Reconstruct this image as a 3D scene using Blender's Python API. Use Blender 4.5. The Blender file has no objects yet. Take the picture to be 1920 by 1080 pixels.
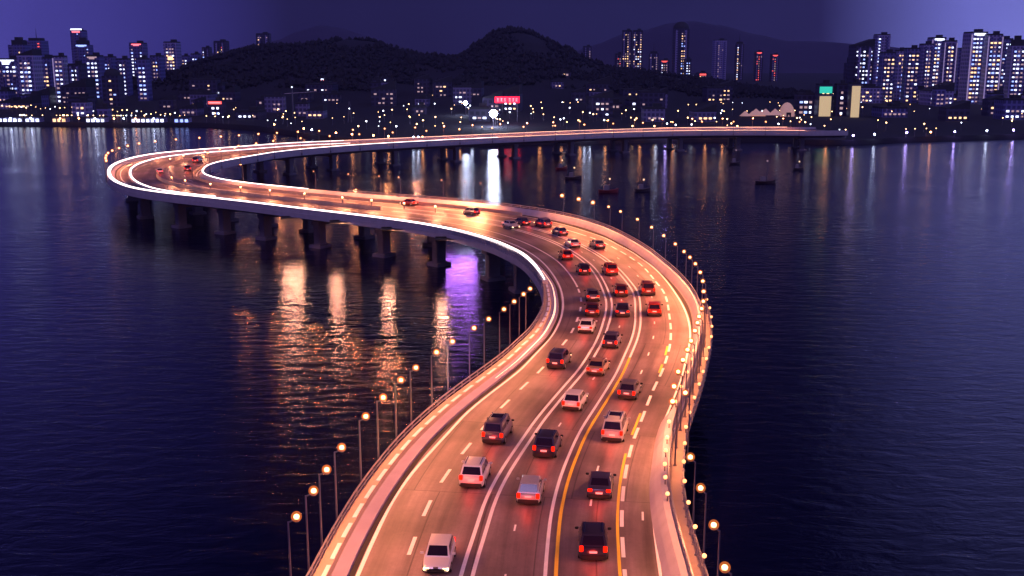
import bpy, bmesh, math, random
from mathutils import Vector, Matrix
PI = math.pi
R_ = math.radians
rnd = random.Random(7)

# ------------------------------------------------------------------ camera
F, YH, HC, DZ = 2000.0, 112.0, 39.2, 8.0
PITCH = math.atan((540 - YH) / F)
S = bpy.context.scene
cam = bpy.data.cameras.new('camera')
camo = bpy.data.objects.new('camera', cam)
S.collection.objects.link(camo)
cam.sensor_width = 36; cam.lens = 36 * F / 1920
cam.clip_start = 0.5; cam.clip_end = 20000
camo.location = (0, 0, HC)
camo.rotation_euler = (PI / 2 - PITCH, 0, 0)
S.camera = camo

# ------------------------------------------------------------------ sky, moonlight, exposure
W = bpy.data.worlds.new('World'); S.world = W; W.use_nodes = True
nt = W.node_tree; N = nt.nodes; L = nt.links; N.clear()
wout = N.new('ShaderNodeOutputWorld')
SUN_EL, SUN_AZ = 52, 200
sky = N.new('ShaderNodeTexSky'); sky.sky_type = 'NISHITA'; sky.sun_disc = False
sky.sun_elevation = R_(SUN_EL); sky.sun_rotation = R_(SUN_AZ)
bg1 = N.new('ShaderNodeBackground'); bg1.inputs[1].default_value = 0.0004   # moonlit air
L.new(sky.outputs[0], bg1.inputs[0])
geo = N.new('ShaderNodeNewGeometry')
sep = N.new('ShaderNodeSeparateXYZ')
tc = N.new('ShaderNodeTexCoord')
L.new(tc.outputs['Generated'], sep.inputs[0])
ramp = N.new('ShaderNodeValToRGB')                       # city glow along the horizon, brighter over the two downtowns
mr = N.new('ShaderNodeMapRange'); mr.inputs['From Min'].default_value = -0.5; mr.inputs['From Max'].default_value = 0.5
L.new(sep.outputs['X'], mr.inputs['Value']); L.new(mr.outputs[0], ramp.inputs[0])
cr = ramp.color_ramp
while len(cr.elements) < 8: cr.elements.new(0.5)
for e, (p, c) in zip(cr.elements, [(0.0, (.060, .052, .30)), (.07, (.060, .052, .30)), (.20, (.032, .027, .18)), (.30, (.0100, .0078, .046)), (.62, (.0115, .0100, .052)), (.77, (.018, .015, .075)), (.885, (.15, .155, .55)), (1, (.22, .23, .72))]):
    e.position = p; e.color = (*c, 1)
mz = N.new('ShaderNodeMapRange'); mz.inputs['From Min'].default_value = -0.02; mz.inputs['From Max'].default_value = 0.6
mz.inputs['To Min'].default_value = 1.15; mz.inputs['To Max'].default_value = 0.45
L.new(sep.outputs['Z'], mz.inputs['Value'])
noi = N.new('ShaderNodeTexNoise'); noi.inputs['Scale'].default_value = 3.0; noi.inputs['Detail'].default_value = 4
L.new(tc.outputs['Generated'], noi.inputs['Vector'])
mn = N.new('ShaderNodeMapRange'); mn.inputs['From Min'].default_value = .3; mn.inputs['From Max'].default_value = .7; mn.inputs['To Min'].default_value = .75; mn.inputs['To Max'].default_value = 1.3
L.new(noi.outputs[0], mn.inputs['Value'])
mu = N.new('ShaderNodeMath'); mu.operation = 'MULTIPLY'; L.new(mz.outputs[0], mu.inputs[0]); L.new(mn.outputs[0], mu.inputs[1])
bg2 = N.new('ShaderNodeBackground'); L.new(ramp.outputs[0], bg2.inputs[0]); L.new(mu.outputs[0], bg2.inputs[1])
add = N.new('ShaderNodeAddShader'); L.new(bg1.outputs[0], add.inputs[0]); L.new(bg2.outputs[0], add.inputs[1])
L.new(add.outputs[0], wout.inputs[0])
sl = bpy.data.lights.new('moon', 'SUN'); sl.energy = 0.55; sl.angle = R_(20); sl.color = (.66, .46, 1.0)
so = bpy.data.objects.new('moon', sl); S.collection.objects.link(so)
so.rotation_euler = (R_(90 - SUN_EL), 0, R_(180 - SUN_AZ))
S.view_settings.view_transform = 'Standard'; S.view_settings.look = 'None'
S.view_settings.exposure = 0.0; S.view_settings.gamma = 1.0

# ------------------------------------------------------------------ helpers
def P(px, py, z=0.0):
    cx = (px - 960) / F; cy = (540 - py) / F
    d = Vector((cx, math.cos(PITCH) + cy * math.sin(PITCH), -math.sin(PITCH) + cy * math.cos(PITCH)))
    return Vector((0, 0, HC)) + d * ((z - HC) / d.z)
def PY(px, py, Y):                                       # the point seen there at ground distance Y
    cx = (px - 960) / F; cy = (540 - py) / F
    d = Vector((cx, math.cos(PITCH) + cy * math.sin(PITCH), -math.sin(PITCH) + cy * math.cos(PITCH)))
    return Vector((0, 0, HC)) + d * (Y / d.y)
def pix(v):
    d = Vector(v) - Vector((0, 0, HC))
    zc = d.y * math.cos(PITCH) - d.z * math.sin(PITCH); yc = d.y * math.sin(PITCH) + d.z * math.cos(PITCH)
    return 960 + F * d.x / zc, 540 - F * yc / zc

def mat(name, col=(.5, .5, .5), rough=.6, metal=0, spec=.5, noise=0, nscale=5, bump=0, bscale=20, emit=None, estr=0, sampling=None, coat=0):
    m = bpy.data.materials.new(name); m.use_nodes = True
    n = m.node_tree.nodes; l = m.node_tree.links; b = n['Principled BSDF']
    b.inputs['Base Color'].default_value = (*col, 1); b.inputs['Roughness'].default_value = rough
    b.inputs['Metallic'].default_value = metal; b.inputs['Specular IOR Level'].default_value = spec
    if coat: b.inputs['Coat Weight'].default_value = coat; b.inputs['Coat Roughness'].default_value = .08
    if noise or bump:
        t = n.new('ShaderNodeTexCoord')
    if noise:
        x = n.new('ShaderNodeTexNoise'); x.inputs['Scale'].default_value = nscale; x.inputs['Detail'].default_value = 6
        l.new(t.outputs['Object'], x.inputs['Vector'])
        r = n.new('ShaderNodeMapRange'); r.inputs['To Min'].default_value = 1 - noise; r.inputs['To Max'].default_value = 1 + noise
        l.new(x.outputs[0], r.inputs['Value'])
        mx = n.new('ShaderNodeVectorMath'); mx.operation = 'SCALE'; mx.inputs[0].default_value = col
        l.new(r.outputs[0], mx.inputs['Scale']); l.new(mx.outputs[0], b.inputs['Base Color'])
    if bump:
        x2 = n.new('ShaderNodeTexNoise'); x2.inputs['Scale'].default_value = bscale; x2.inputs['Detail'].default_value = 5
        l.new(t.outputs['Object'], x2.inputs['Vector'])
        bp = n.new('ShaderNodeBump'); bp.inputs['Strength'].default_value = bump
        l.new(x2.outputs[0], bp.inputs['Height']); l.new(bp.outputs[0], b.inputs['Normal'])
    if emit:
        b.inputs['Emission Color'].default_value = (*emit, 1); b.inputs['Emission Strength'].default_value = estr
        if sampling: m.cycles.emission_sampling = sampling
    return m

class MB:                                                # collects faces, builds ONE mesh object
    def __init__(s): s.v = []; s.f = []; s.m = []
    def quad(s, a, b, c, d, mi=0):
        i = len(s.v); s.v += [tuple(a), tuple(b), tuple(c), tuple(d)]; s.f.append((i, i+1, i+2, i+3)); s.m.append(mi)
    def box(s, c, size, rot=0, taper=1.0, mi=0):
        x, y, z = size[0]/2, size[1]/2, size[2]/2; i = len(s.v); cr, sr = math.cos(rot), math.sin(rot)
        for sx, sy, sz in ((-1,-1,-1),(1,-1,-1),(1,1,-1),(-1,1,-1),(-1,-1,1),(1,-1,1),(1,1,1),(-1,1,1)):
            t = taper if sz > 0 else 1
            a, b = sx*x*t, sy*y*t
            s.v.append((c[0]+a*cr-b*sr, c[1]+a*sr+b*cr, c[2]+sz*z))
        for q in ((0,3,2,1),(4,5,6,7),(0,1,5,4),(1,2,6,5),(2,3,7,6),(3,0,4,7)):
            s.f.append(tuple(i+k for k in q)); s.m.append(mi)
        return s
    def tube(s, a, b, ra, rb=None, n=8, mi=0):
        a, b = Vector(a), Vector(b); rb = ra if rb is None else rb; d = (b-a).normalized()
        u = d.orthogonal().normalized(); w = d.cross(u); i = len(s.v)
        for p, r in ((a, ra), (b, rb)):
            for k in range(n):
                t = 2*PI*k/n; s.v.append(tuple(p + u*math.cos(t)*r + w*math.sin(t)*r))
        for k in range(n):
            s.f.append((i+k, i+(k+1) % n, i+n+(k+1) % n, i+n+k)); s.m.append(mi)
        s.f.append(tuple(i+n-1-k for k in range(n))); s.f.append(tuple(i+n+k for k in range(n))); s.m += [mi, mi]
        return s
    def ball(s, c, r, nu=10, nv=6, sc=(1, 1, 1), mi=0):
        i = len(s.v); s.v.append((c[0], c[1], c[2]-r*sc[2]))
        for a in range(1, nv):
            ph = -PI/2 + PI*a/nv
            for b in range(nu):
                t = 2*PI*b/nu; s.v.append((c[0]+r*sc[0]*math.cos(ph)*math.cos(t), c[1]+r*sc[1]*math.cos(ph)*math.sin(t), c[2]+r*sc[2]*math.sin(ph)))
        s.v.append((c[0], c[1], c[2]+r*sc[2])); top = len(s.v)-1
        for b in range(nu):
            b2 = (b+1) % nu; s.f.append((i, i+1+b2, i+1+b)); s.m.append(mi)
            for a in range(nv-2):
                o = i+1+a*nu; s.f.append((o+b, o+b2, o+nu+b2, o+nu+b)); s.m.append(mi)
            o = i+1+(nv-2)*nu; s.f.append((o+b, o+b2, top)); s.m.append(mi)
        return s
    def loft(s, rings, closed=True, caps=True, mi=0):
        i = len(s.v); n = len(rings[0])
        for r in rings: s.v += [tuple(p) for p in r]
        for a in range(len(rings)-1):
            for k in range(n if closed else n-1):
                k2 = (k+1) % n; s.f.append((i+a*n+k, i+a*n+k2, i+(a+1)*n+k2, i+(a+1)*n+k)); s.m.append(mi)
        if caps and closed:
            s.f.append(tuple(i+n-1-k for k in range(n))); s.f.append(tuple(i+(len(rings)-1)*n+k for k in range(n))); s.m += [mi, mi]
        return s
    def build(s, name, mats, parent=None, smooth=False, bevel=0, angle=40):
        me = bpy.data.meshes.new(name); me.from_pydata(s.v, [], s.f); me.update()
        bm = bmesh.new(); bm.from_mesh(me); bm.normal_update()
        if bevel:
            bmesh.ops.remove_doubles(bm, verts=bm.verts, dist=1e-4)
            es = [e for e in bm.edges if len(e.link_faces) == 2 and e.calc_face_angle(0) > R_(25)]
            bmesh.ops.bevel(bm, geom=es, offset=bevel, segments=2, affect='EDGES', clamp_overlap=True)
        bmesh.ops.recalc_face_normals(bm, faces=bm.faces)
        bm.to_mesh(me); bm.free()
        if not isinstance(mats, (list, tuple)): mats = [mats]
        for m in mats: me.materials.append(m)
        if len(mats) > 1 and not bevel:
            for p, k in zip(me.polygons, s.m): p.material_index = k
        if smooth:
            for p in me.polygons: p.use_smooth = True
            try: me.set_sharp_from_angle(angle=R_(angle))
            except Exception: pass
        o = bpy.data.objects.new(name, me); S.collection.objects.link(o)
        if parent: o.parent = parent
        return o
def tag(o, label=None, cat=None, group=None, kind=None):
    if label: o['label'] = label
    if cat: o['category'] = cat
    if group: o['group'] = group
    if kind: o['kind'] = kind
    return o
def empty(name, loc=(0, 0, 0), rz=0):
    o = bpy.data.objects.new(name, None); o.empty_display_size = .5; S.collection.objects.link(o)
    o.location = loc; o.rotation_euler = (0, 0, rz); return o
def kids(o): return [c for c in bpy.data.objects if c.parent == o]
def capture(root):                                       # remembers a thing's tree once, for cheap copying
    return (root, [(c, [g for g in kids(c)]) for c in kids(root)])
def copy_of(tree):
    root, ch = tree
    r = root.copy(); S.collection.objects.link(r)
    for c, gs in ch:
        c2 = c.copy(); S.collection.objects.link(c2); c2.parent = r
        for g in gs:
            g2 = g.copy(); S.collection.objects.link(g2); g2.parent = c2
    return r

# ------------------------------------------------------------------ materials
def water_mat():
    m = bpy.data.materials.new('harbour_water'); m.use_nodes = True
    n = m.node_tree.nodes; l = m.node_tree.links; b = n['Principled BSDF']
    b.inputs['Base Color'].default_value = (.0028, .0028, .026, 1)
    b.inputs['Roughness'].default_value = .15; b.inputs['IOR'].default_value = 1.33
    t = n.new('ShaderNodeNewGeometry')
    mp = n.new('ShaderNodeMapping'); mp.inputs['Scale'].default_value = (.22, .55, .4); mp.inputs['Rotation'].default_value = (0, 0, .12)
    l.new(t.outputs['Position'], mp.inputs['Vector'])
    a = n.new('ShaderNodeTexNoise'); a.inputs['Scale'].default_value = 1.0; a.inputs['Detail'].default_value = 5; a.inputs['Roughness'].default_value = .6; a.inputs['Distortion'].default_value = .6
    l.new(mp.outputs[0], a.inputs['Vector'])
    bp = n.new('ShaderNodeBump'); bp.inputs['Strength'].default_value = .55; bp.inputs['Distance'].default_value = .30
    l.new(a.outputs[0], bp.inputs['Height'])
    c = n.new('ShaderNodeTexNoise'); c.inputs['Scale'].default_value = .02; c.inputs['Detail'].default_value = 3
    l.new(t.outputs['Position'], c.inputs['Vector'])
    mr = n.new('ShaderNodeMapRange'); mr.inputs['From Min'].default_value = .3; mr.inputs['From Max'].default_value = .7
    mr.inputs['To Min'].default_value = .09; mr.inputs['To Max'].default_value = .17
    l.new(c.outputs[0], mr.inputs['Value']); l.new(mr.outputs[0], b.inputs['Roughness'])
    l.new(bp.outputs[0], b.inputs['Normal'])
    return m
def asphalt_mat():
    m = bpy.data.materials.new('worn_asphalt'); m.use_nodes = True
    n = m.node_tree.nodes; l = m.node_tree.links; b = n['Principled BSDF']
    uv = n.new('ShaderNodeUVMap'); uv.uv_map = 'road'
    sp = n.new('ShaderNodeSeparateXYZ'); l.new(uv.outputs[0], sp.inputs[0])
    # tyre tracks: two darker bands per lane, broken up with noise stretched along the road
    mul = n.new('ShaderNodeMath'); mul.operation = 'MULTIPLY'; mul.inputs[1].default_value = 2*PI/1.95; l.new(sp.outputs['X'], mul.inputs[0])
    sn = n.new('ShaderNodeMath'); sn.operation = 'SINE'; l.new(mul.outputs[0], sn.inputs[0])
    mp = n.new('ShaderNodeMapping'); mp.inputs['Scale'].default_value = (.7, .03, 1); l.new(uv.outputs[0], mp.inputs['Vector'])
    no = n.new('ShaderNodeTexNoise'); no.inputs['Scale'].default_value = 1; no.inputs['Detail'].default_value = 6; no.inputs['Roughness'].default_value = .65
    l.new(mp.outputs[0], no.inputs['Vector'])
    mr = n.new('ShaderNodeMapRange'); mr.inputs['From Min'].default_value = .28; mr.inputs['From Max'].default_value = .72; mr.inputs['To Min'].default_value = .40; mr.inputs['To Max'].default_value = 1.45
    l.new(no.outputs[0], mr.inputs['Value'])
    m2 = n.new('ShaderNodeMath'); m2.operation = 'MULTIPLY_ADD'; m2.inputs[1].default_value = .10; l.new(sn.outputs[0], m2.inputs[0]); l.new(mr.outputs[0], m2.inputs[2])
    no2 = n.new('ShaderNodeTexNoise'); no2.inputs['Scale'].default_value = 3.5; no2.inputs['Detail'].default_value = 8
    l.new(uv.outputs[0], no2.inputs['Vector'])
    mr2 = n.new('ShaderNodeMapRange'); mr2.inputs['To Min'].default_value = .8; mr2.inputs['To Max'].default_value = 1.2; l.new(no2.outputs[0], mr2.inputs['Value'])
    m3 = n.new('ShaderNodeMath'); m3.operation = 'MULTIPLY'; l.new(m2.outputs[0], m3.inputs[0]); l.new(mr2.outputs[0], m3.inputs[1])
    br = n.new('ShaderNodeTexBrick'); br.inputs['Scale'].default_value = 1; br.offset = .5
    br.inputs['Color1'].default_value = (1, 1, 1, 1); br.inputs['Color2'].default_value = (.78, .78, .78, 1); br.inputs['Mortar'].default_value = (.45, .45, .45, 1)
    br.inputs['Mortar Size'].default_value = .05; br.inputs['Brick Width'].default_value = 3.9; br.inputs['Row Height'].default_value = 15; br.inputs['Bias'].default_value = -.3
    l.new(uv.outputs[0], br.inputs['Vector'])
    vo = n.new('ShaderNodeTexNoise'); vo.inputs['Scale'].default_value = .16; vo.inputs['Detail'].default_value = 5; l.new(uv.outputs[0], vo.inputs['Vector'])
    mv = n.new('ShaderNodeMapRange'); mv.inputs['From Min'].default_value = .35; mv.inputs['From Max'].default_value = .65; mv.inputs['To Min'].default_value = .62; mv.inputs['To Max'].default_value = 1.28; l.new(vo.outputs[0], mv.inputs['Value'])
    mb_ = n.new('ShaderNodeMath'); mb_.operation = 'MULTIPLY'; l.new(br.outputs['Color'], mb_.inputs[0]); l.new(mv.outputs[0], mb_.inputs[1])
    m4 = n.new('ShaderNodeMath'); m4.operation = 'MULTIPLY'; l.new(m3.outputs[0], m4.inputs[0]); l.new(mb_.outputs[0], m4.inputs[1]); m3 = m4
    sc = n.new('ShaderNodeVectorMath'); sc.operation = 'SCALE'; sc.inputs[0].default_value = (.18, .135, .145)
    l.new(m3.outputs[0], sc.inputs['Scale']); l.new(sc.outputs[0], b.inputs['Base Color'])
    b.inputs['Roughness'].default_value = .5
    bp = n.new('ShaderNodeBump'); bp.inputs['Strength'].default_value = .25; bp.inputs['Distance'].default_value = .02
    no3 = n.new('ShaderNodeTexNoise'); no3.inputs['Scale'].default_value = 12; l.new(uv.outputs[0], no3.inputs['Vector'])
    l.new(no3.outputs[0], bp.inputs['Height']); l.new(bp.outputs[0], b.inputs['Normal'])
    return m
def facade_mat(name, col, fx=3.0, fz=3.2):               # concrete frame with dark unlit panes
    m = bpy.data.materials.new(name); m.use_nodes = True
    n = m.node_tree.nodes; l = m.node_tree.links; b = n['Principled BSDF']
    t = n.new('ShaderNodeTexCoord'); sp = n.new('ShaderNodeSeparateXYZ'); l.new(t.outputs['Object'], sp.inputs[0])
    ad = n.new('ShaderNodeMath'); ad.operation = 'ADD'; l.new(sp.outputs['X'], ad.inputs[0]); l.new(sp.outputs['Y'], ad.inputs[1])
    def cell(src, size, lo):
        d = n.new('ShaderNodeMath'); d.operation = 'DIVIDE'; d.inputs[1].default_value = size; l.new(src, d.inputs[0])
        f = n.new('ShaderNodeMath'); f.operation = 'FRACT'; l.new(d.outputs[0], f.inputs[0])
        g = n.new('ShaderNodeMath'); g.operation = 'GREATER_THAN'; g.inputs[1].default_value = lo; l.new(f.outputs[0], g.inputs[0]); return g
    gx = cell(ad.outputs[0], fx, .35); gz = cell(sp.outputs['Z'], fz, .4)
    mm = n.new('ShaderNodeMath'); mm.operation = 'MULTIPLY'; l.new(gx.outputs[0], mm.inputs[0]); l.new(gz.outputs[0], mm.inputs[1])
    mx = n.new('ShaderNodeMix'); mx.data_type = 'RGBA'; l.new(mm.outputs[0], mx.inputs[0])
    mx.inputs[6].default_value = (*col, 1); mx.inputs[7].default_value = (col[0]*.3, col[1]*.3, col[2]*.4, 1)
    l.new(mx.outputs[2], b.inputs['Base Color']); b.inputs['Roughness'].default_value = .5
    return m
M = {}
M['water'] = water_mat(); M['asphalt'] = asphalt_mat()
M['paint'] = mat('white_road_paint', (.88, .86, .84), .5, noise=.12, nscale=1.5)
M['yellow'] = mat('yellow_road_paint', (.85, .60, .05), .5, noise=.12, nscale=1.5)
M['concrete'] = mat('pale_concrete', (.46, .42, .46), .75, noise=.22, nscale=.7, bump=.2, bscale=6)
M['tan'] = mat('tan_concrete', (.44, .34, .26), .8, noise=.25, nscale=.9, bump=.2, bscale=6)
M['pave'] = mat('grey_pavement', (.30, .25, .36), .8, noise=.2, nscale=.6, bump=.2, bscale=8)
M['gutter'] = mat('dark_gutter', (.025, .02, .02), .9, noise=.4, nscale=2)
M['girder'] = mat('weathered_concrete', (.20, .17, .20), .85, noise=.3, nscale=.4, bump=.3, bscale=3)
M['steel'] = mat('galvanised_steel', (.45, .44, .5), .35, .8, noise=.1, nscale=3)
M['pole'] = mat('painted_steel_pole', (.17, .15, .18), .45, .5)
M['bulb'] = mat('sodium_bulb', (.9, .7, .5), .4, emit=(1, .50, .20), estr=7, sampling='NONE')
g_ = bpy.data.materials.new('frosted_lamp_glass'); g_.use_nodes = True; n_ = g_.node_tree.nodes; l_ = g_.node_tree.links; n_.clear()  # emissive see-through shell that imitates the halo round a bulb
o_ = n_.new('ShaderNodeOutputMaterial'); m_ = n_.new('ShaderNodeMixShader'); t_ = n_.new('ShaderNodeBsdfTransparent'); e_ = n_.new('ShaderNodeEmission')
e_.inputs[0].default_value = (1, .22, .04, 1); e_.inputs[1].default_value = 1.1; m_.inputs[0].default_value = .28
l_.new(t_.outputs[0], m_.inputs[1]); l_.new(e_.outputs[0], m_.inputs[2]); l_.new(m_.outputs[0], o_.inputs[0]); g_.cycles.emission_sampling = 'NONE'; M['globe'] = g_
M['smallbulb'] = mat('small_warm_bulb', (.9, .7, .5), .4, emit=(1, .34, .10), estr=3.2, sampling='NONE')
M['farbulb'] = mat('far_warm_bulb', (.9, .7, .5), .4, emit=(1, .50, .22), estr=5, sampling='NONE')
M['led'] = mat('white_light_tube', (.9, .9, .9), .4, emit=(1.0, .80, .76), estr=3.6)  # glow materials of the added parapet strips
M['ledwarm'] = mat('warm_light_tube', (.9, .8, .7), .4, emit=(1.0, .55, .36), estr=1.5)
M['ledblue'] = mat('cool_light_tube', (.9, .9, .9), .4, emit=(.62, .56, 1.0), estr=.9)
M['earth'] = mat('dark_shore_ground', (.030, .026, .034), .9, noise=.5, nscale=.03)
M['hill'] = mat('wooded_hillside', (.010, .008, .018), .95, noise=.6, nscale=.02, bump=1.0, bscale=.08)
M['farhill'] = mat('far_hillside', (.045, .038, .085), .95, noise=.3, nscale=.01)  # distance haze put into the paler violet base colour
M['glass'] = mat('car_glass', (.012, .008, .025), .06, spec=.8)
M['tyre'] = mat('tyre_rubber', (.012, .012, .012), .9)
M['rim'] = mat('alloy_rim', (.4, .4, .42), .3, .9)
M['black'] = mat('black_plastic', (.015, .014, .016), .5)
M['tail'] = mat('lit_tail_lamp', (.05, .001, .001), .6, spec=.1, emit=(1, .012, .002), estr=2.2)
M['head'] = mat('lit_head_lamp', (.9, .8, .6), .3, emit=(1, .70, .34), estr=4)
M['plate'] = mat('number_plate', (.7, .68, .7), .5, emit=(1, .8, .75), estr=.15, sampling='NONE')
M['chrome'] = mat('chrome_trim', (.6, .6, .65), .15, 1)
M['red_sign'] = mat('red_sign_board', (.5, .01, .03), .5, emit=(1, .004, .022), estr=5)
M['pink_glow'] = mat('pink_rooftop_light', (.9, .3, .3), .5, emit=(1, .13, .16), estr=2.6, sampling='NONE')
M['glyph'] = mat('pale_sign_letter', (.9, .6, .6), .5, emit=(1, .35, .35), estr=1.2, sampling='NONE')
M['flood'] = mat('floodlight_lens', (.9, .9, 1), .4, emit=(.62, .70, 1.0), estr=160)
M['violet_flood'] = mat('violet_floodlight', (.6, .3, .9), .4, emit=(.50, .16, 1.0), estr=60)
M['teal'] = mat('teal_light_panel', (.1, .6, .5), .5, emit=(.03, .6, .40), estr=1.0, sampling='NONE')
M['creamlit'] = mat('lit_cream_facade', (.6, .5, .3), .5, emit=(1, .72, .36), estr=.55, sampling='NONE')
M['w_white'] = mat('lit_window_white', (.8, .8, .8), .5, emit=(.72, .78, 1.0), estr=2.6, sampling='NONE')
M['w_blue'] = mat('lit_window_blue', (.6, .7, .9), .5, emit=(.30, .42, 1.0), estr=2.0, sampling='NONE')
M['w_warm'] = mat('lit_window_warm', (.9, .7, .5), .5, emit=(1, .58, .26), estr=2.2, sampling='NONE')
M['w_dim'] = mat('lit_window_dim', (.7, .6, .5), .5, emit=(.80, .50, .48), estr=.55, sampling='NONE')
M['w_red'] = mat('lit_window_red', (.9, .2, .2), .5, emit=(1, .10, .08), estr=1.6, sampling='NONE')
M['lilaclit'] = mat('lilac_lit_facade', (.5, .4, .5), .5, emit=(.62, .48, .95), estr=.35, sampling='NONE')
M['tent'] = mat('lit_canopy_membrane', (.7, .5, .4), .6, emit=(1, .50, .38), estr=.28, sampling='NONE')
M['roofdark'] = mat('dark_roof', (.03, .03, .04), .8)
M['hull'] = mat('boat_hull', (.06, .035, .035), .5)
M['hullred'] = mat('red_boat_hull', (.25, .03, .03), .5)
M['cabin'] = mat('boat_cabin', (.28, .24, .24), .5)
FAC = [facade_mat('facade_blue', (.17, .16, .44), 3.0, 3.2), facade_mat('facade_grey', (.22, .19, .36), 2.6, 3.0), facade_mat('facade_dark', (.06, .052, .12), 3.4, 3.4), facade_mat('facade_lilac', (.38, .34, .62), 2.8, 3.1)]

# ------------------------------------------------------------------ bridge course: stations every 6 m (x, y, left edge, right edge)
ST=[(-0.8, 58.2, -11.4, 11.3),(-0.4, 64.2, -11.4, 11.1),(0.1, 70.2, -11.3, 10.9),(0.9, 76.1, -11.2, 10.7),(2.0, 82.0, -11.1, 10.6),(3.3, 87.8, -10.8, 10.4),(4.9, 93.6, -10.5, 10.3),(6.6, 99.4, -10.1, 10.2),(8.3, 105.1, -9.8, 10.0),(9.8, 110.9, -9.6, 9.9),(11.2, 116.8, -9.4, 9.9),(12.3, 122.7, -9.4, 9.9),(13.1, 128.6, -9.4, 10.0),(13.6, 134.6, -9.5, 10.1),(13.8, 140.6, -9.6, 10.1),(13.7, 146.6, -9.6, 10.1),(13.3, 152.6, -9.7, 10.2),(12.7, 158.5, -9.8, 10.3),(11.9, 164.5, -10.0, 10.6),(10.8, 170.4, -10.3, 11.0),(9.3, 176.2, -10.8, 11.6),(7.6, 181.9, -11.3, 12.2),(5.5, 187.5, -11.9, 13.0),(3.0, 193.0, -12.5, 13.7),(0.1, 198.3, -13.0, 14.2),(-3.2, 203.2, -13.4, 14.6),(-7.0, 207.8, -13.6, 14.7),(-11.2, 212.1, -13.8, 14.6),(-15.8, 216.0, -13.8, 14.5),(-20.5, 219.6, -13.7, 14.3),(-25.4, 223.1, -13.5, 13.9),(-30.4, 226.4, -13.2, 13.4),(-35.4, 229.7, -12.9, 12.9),(-40.4, 233.1, -12.6, 12.5),(-45.3, 236.5, -12.3, 12.2),(-50.2, 240.0, -12.1, 12.1),(-55.1, 243.4, -12.0, 11.9),(-60.0, 246.9, -12.0, 11.9),(-64.9, 250.4, -12.1, 11.9),(-69.7, 253.9, -12.4, 11.9),(-74.4, 257.7, -12.7, 12.0),(-78.8, 261.7, -12.9, 12.0),(-82.9, 266.1, -12.9, 11.9),(-86.5, 270.9, -12.7, 11.8),(-89.7, 275.9, -12.6, 11.8),(-92.6, 281.2, -12.5, 11.8),(-95.1, 286.7, -12.6, 12.0),(-97.2, 292.3, -12.8, 12.3),(-99.0, 298.0, -13.2, 12.7),(-100.6, 303.8, -13.6, 13.2),(-101.9, 309.6, -14.2, 13.8),(-102.8, 315.5, -14.8, 14.5),(-103.3, 321.5, -15.6, 15.3),(-103.3, 327.5, -16.4, 16.2),(-102.9, 333.5, -17.2, 17.0),(-102.1, 339.4, -18.0, 17.6),(-100.8, 345.3, -18.4, 17.9),(-99.0, 351.0, -18.2, 17.7),(-96.7, 356.5, -17.2, 17.2),(-93.9, 361.8, -15.9, 16.3),(-90.6, 366.8, -14.9, 15.3),(-87.2, 371.7, -14.3, 14.5),(-83.7, 376.6, -14.2, 14.0),(-79.9, 381.3, -14.2, 13.8),(-76.0, 385.8, -14.1, 13.5),(-71.8, 390.1, -13.7, 13.2),(-67.3, 394.1, -13.0, 12.7),(-62.6, 397.8, -12.2, 12.1),(-57.8, 401.4, -11.6, 11.6),(-53.0, 404.9, -11.1, 11.1),(-48.1, 408.4, -10.7, 10.7),(-43.2, 411.8, -10.4, 10.3),(-38.2, 415.3, -10.1, 10.1),(-33.3, 418.6, -10.0, 10.0),(-28.3, 422.0, -9.9, 9.9),(-23.3, 425.3, -9.9, 9.9),(-18.3, 428.7, -9.9, 9.8),(-13.3, 432.0, -9.9, 9.8),(-8.3, 435.2, -10.0, 9.8),(-3.2, 438.4, -10.0, 9.9),(1.9, 441.5, -10.1, 10.1),(7.0, 444.7, -10.1, 10.1),(12.2, 447.8, -10.2, 10.2),(17.3, 450.9, -10.2, 10.1),(22.4, 454.0, -10.1, 10.0),(27.6, 457.0, -10.1, 9.9),(32.8, 459.9, -10.1, 9.8),(38.2, 462.7, -10.1, 9.7),(43.6, 465.3, -10.2, 9.9),(49.1, 467.7, -10.3, 10.0),(54.6, 470.0, -10.4, 10.1),(60.2, 472.1, -10.5, 10.2),(65.9, 474.1, -10.8, 10.4),(71.6, 475.9, -11.1, 10.6),(77.4, 477.4, -11.5, 10.9),(83.3, 478.5, -11.7, 11.2),(89.2, 479.4, -11.8, 11.4),(95.2, 480.1, -12.0, 11.6),(101.2, 480.5, -12.2, 11.8),(107.2, 480.7, -12.5, 12.2),(113.2, 480.7, -12.8, 12.6),(119.2, 480.5, -13.1, 13.1),(125.2, 480.2, -13.4, 13.4),(131.1, 479.9, -13.6, 13.7)]
d0 = ((ST[2][0]-ST[0][0])/2, (ST[2][1]-ST[0][1])/2)
PRE = 7
ST = [(ST[0][0]-d0[0]*k-.05*k*k, ST[0][1]-d0[1]*k, ST[0][2]-.05*k, ST[0][3]+.05*k) for k in range(PRE, 0, -1)] + ST
a_ = math.atan2(ST[-1][1]-ST[-3][1], ST[-1][0]-ST[-3][0]); x_, y_ = ST[-1][0], ST[-1][1]
for k in range(2):                                       # the far end swings onto the opposite shore
    a_ += R_(9); x_ += 6*math.cos(a_); y_ += 6*math.sin(a_); ST.append((x_, y_, ST[-1][2], ST[-1][3]))
UMAX = len(ST)-1-PRE-.01
def cr4(a, b, c, d, t): return .5*((2*b)+(-a+c)*t+(2*a-5*b+4*c-d)*t*t+(-a+3*b-3*c+d)*t*t*t)
def st(u):
    v = min(max(u+PRE, 0), len(ST)-1.001); i = int(v); t = v-i
    q = [ST[min(max(i+k, 0), len(ST)-1)] for k in (-1, 0, 1, 2)]
    return [cr4(q[0][j], q[1][j], q[2][j], q[3][j], t) for j in range(4)]
def lo(u): return st(u)[2]
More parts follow.
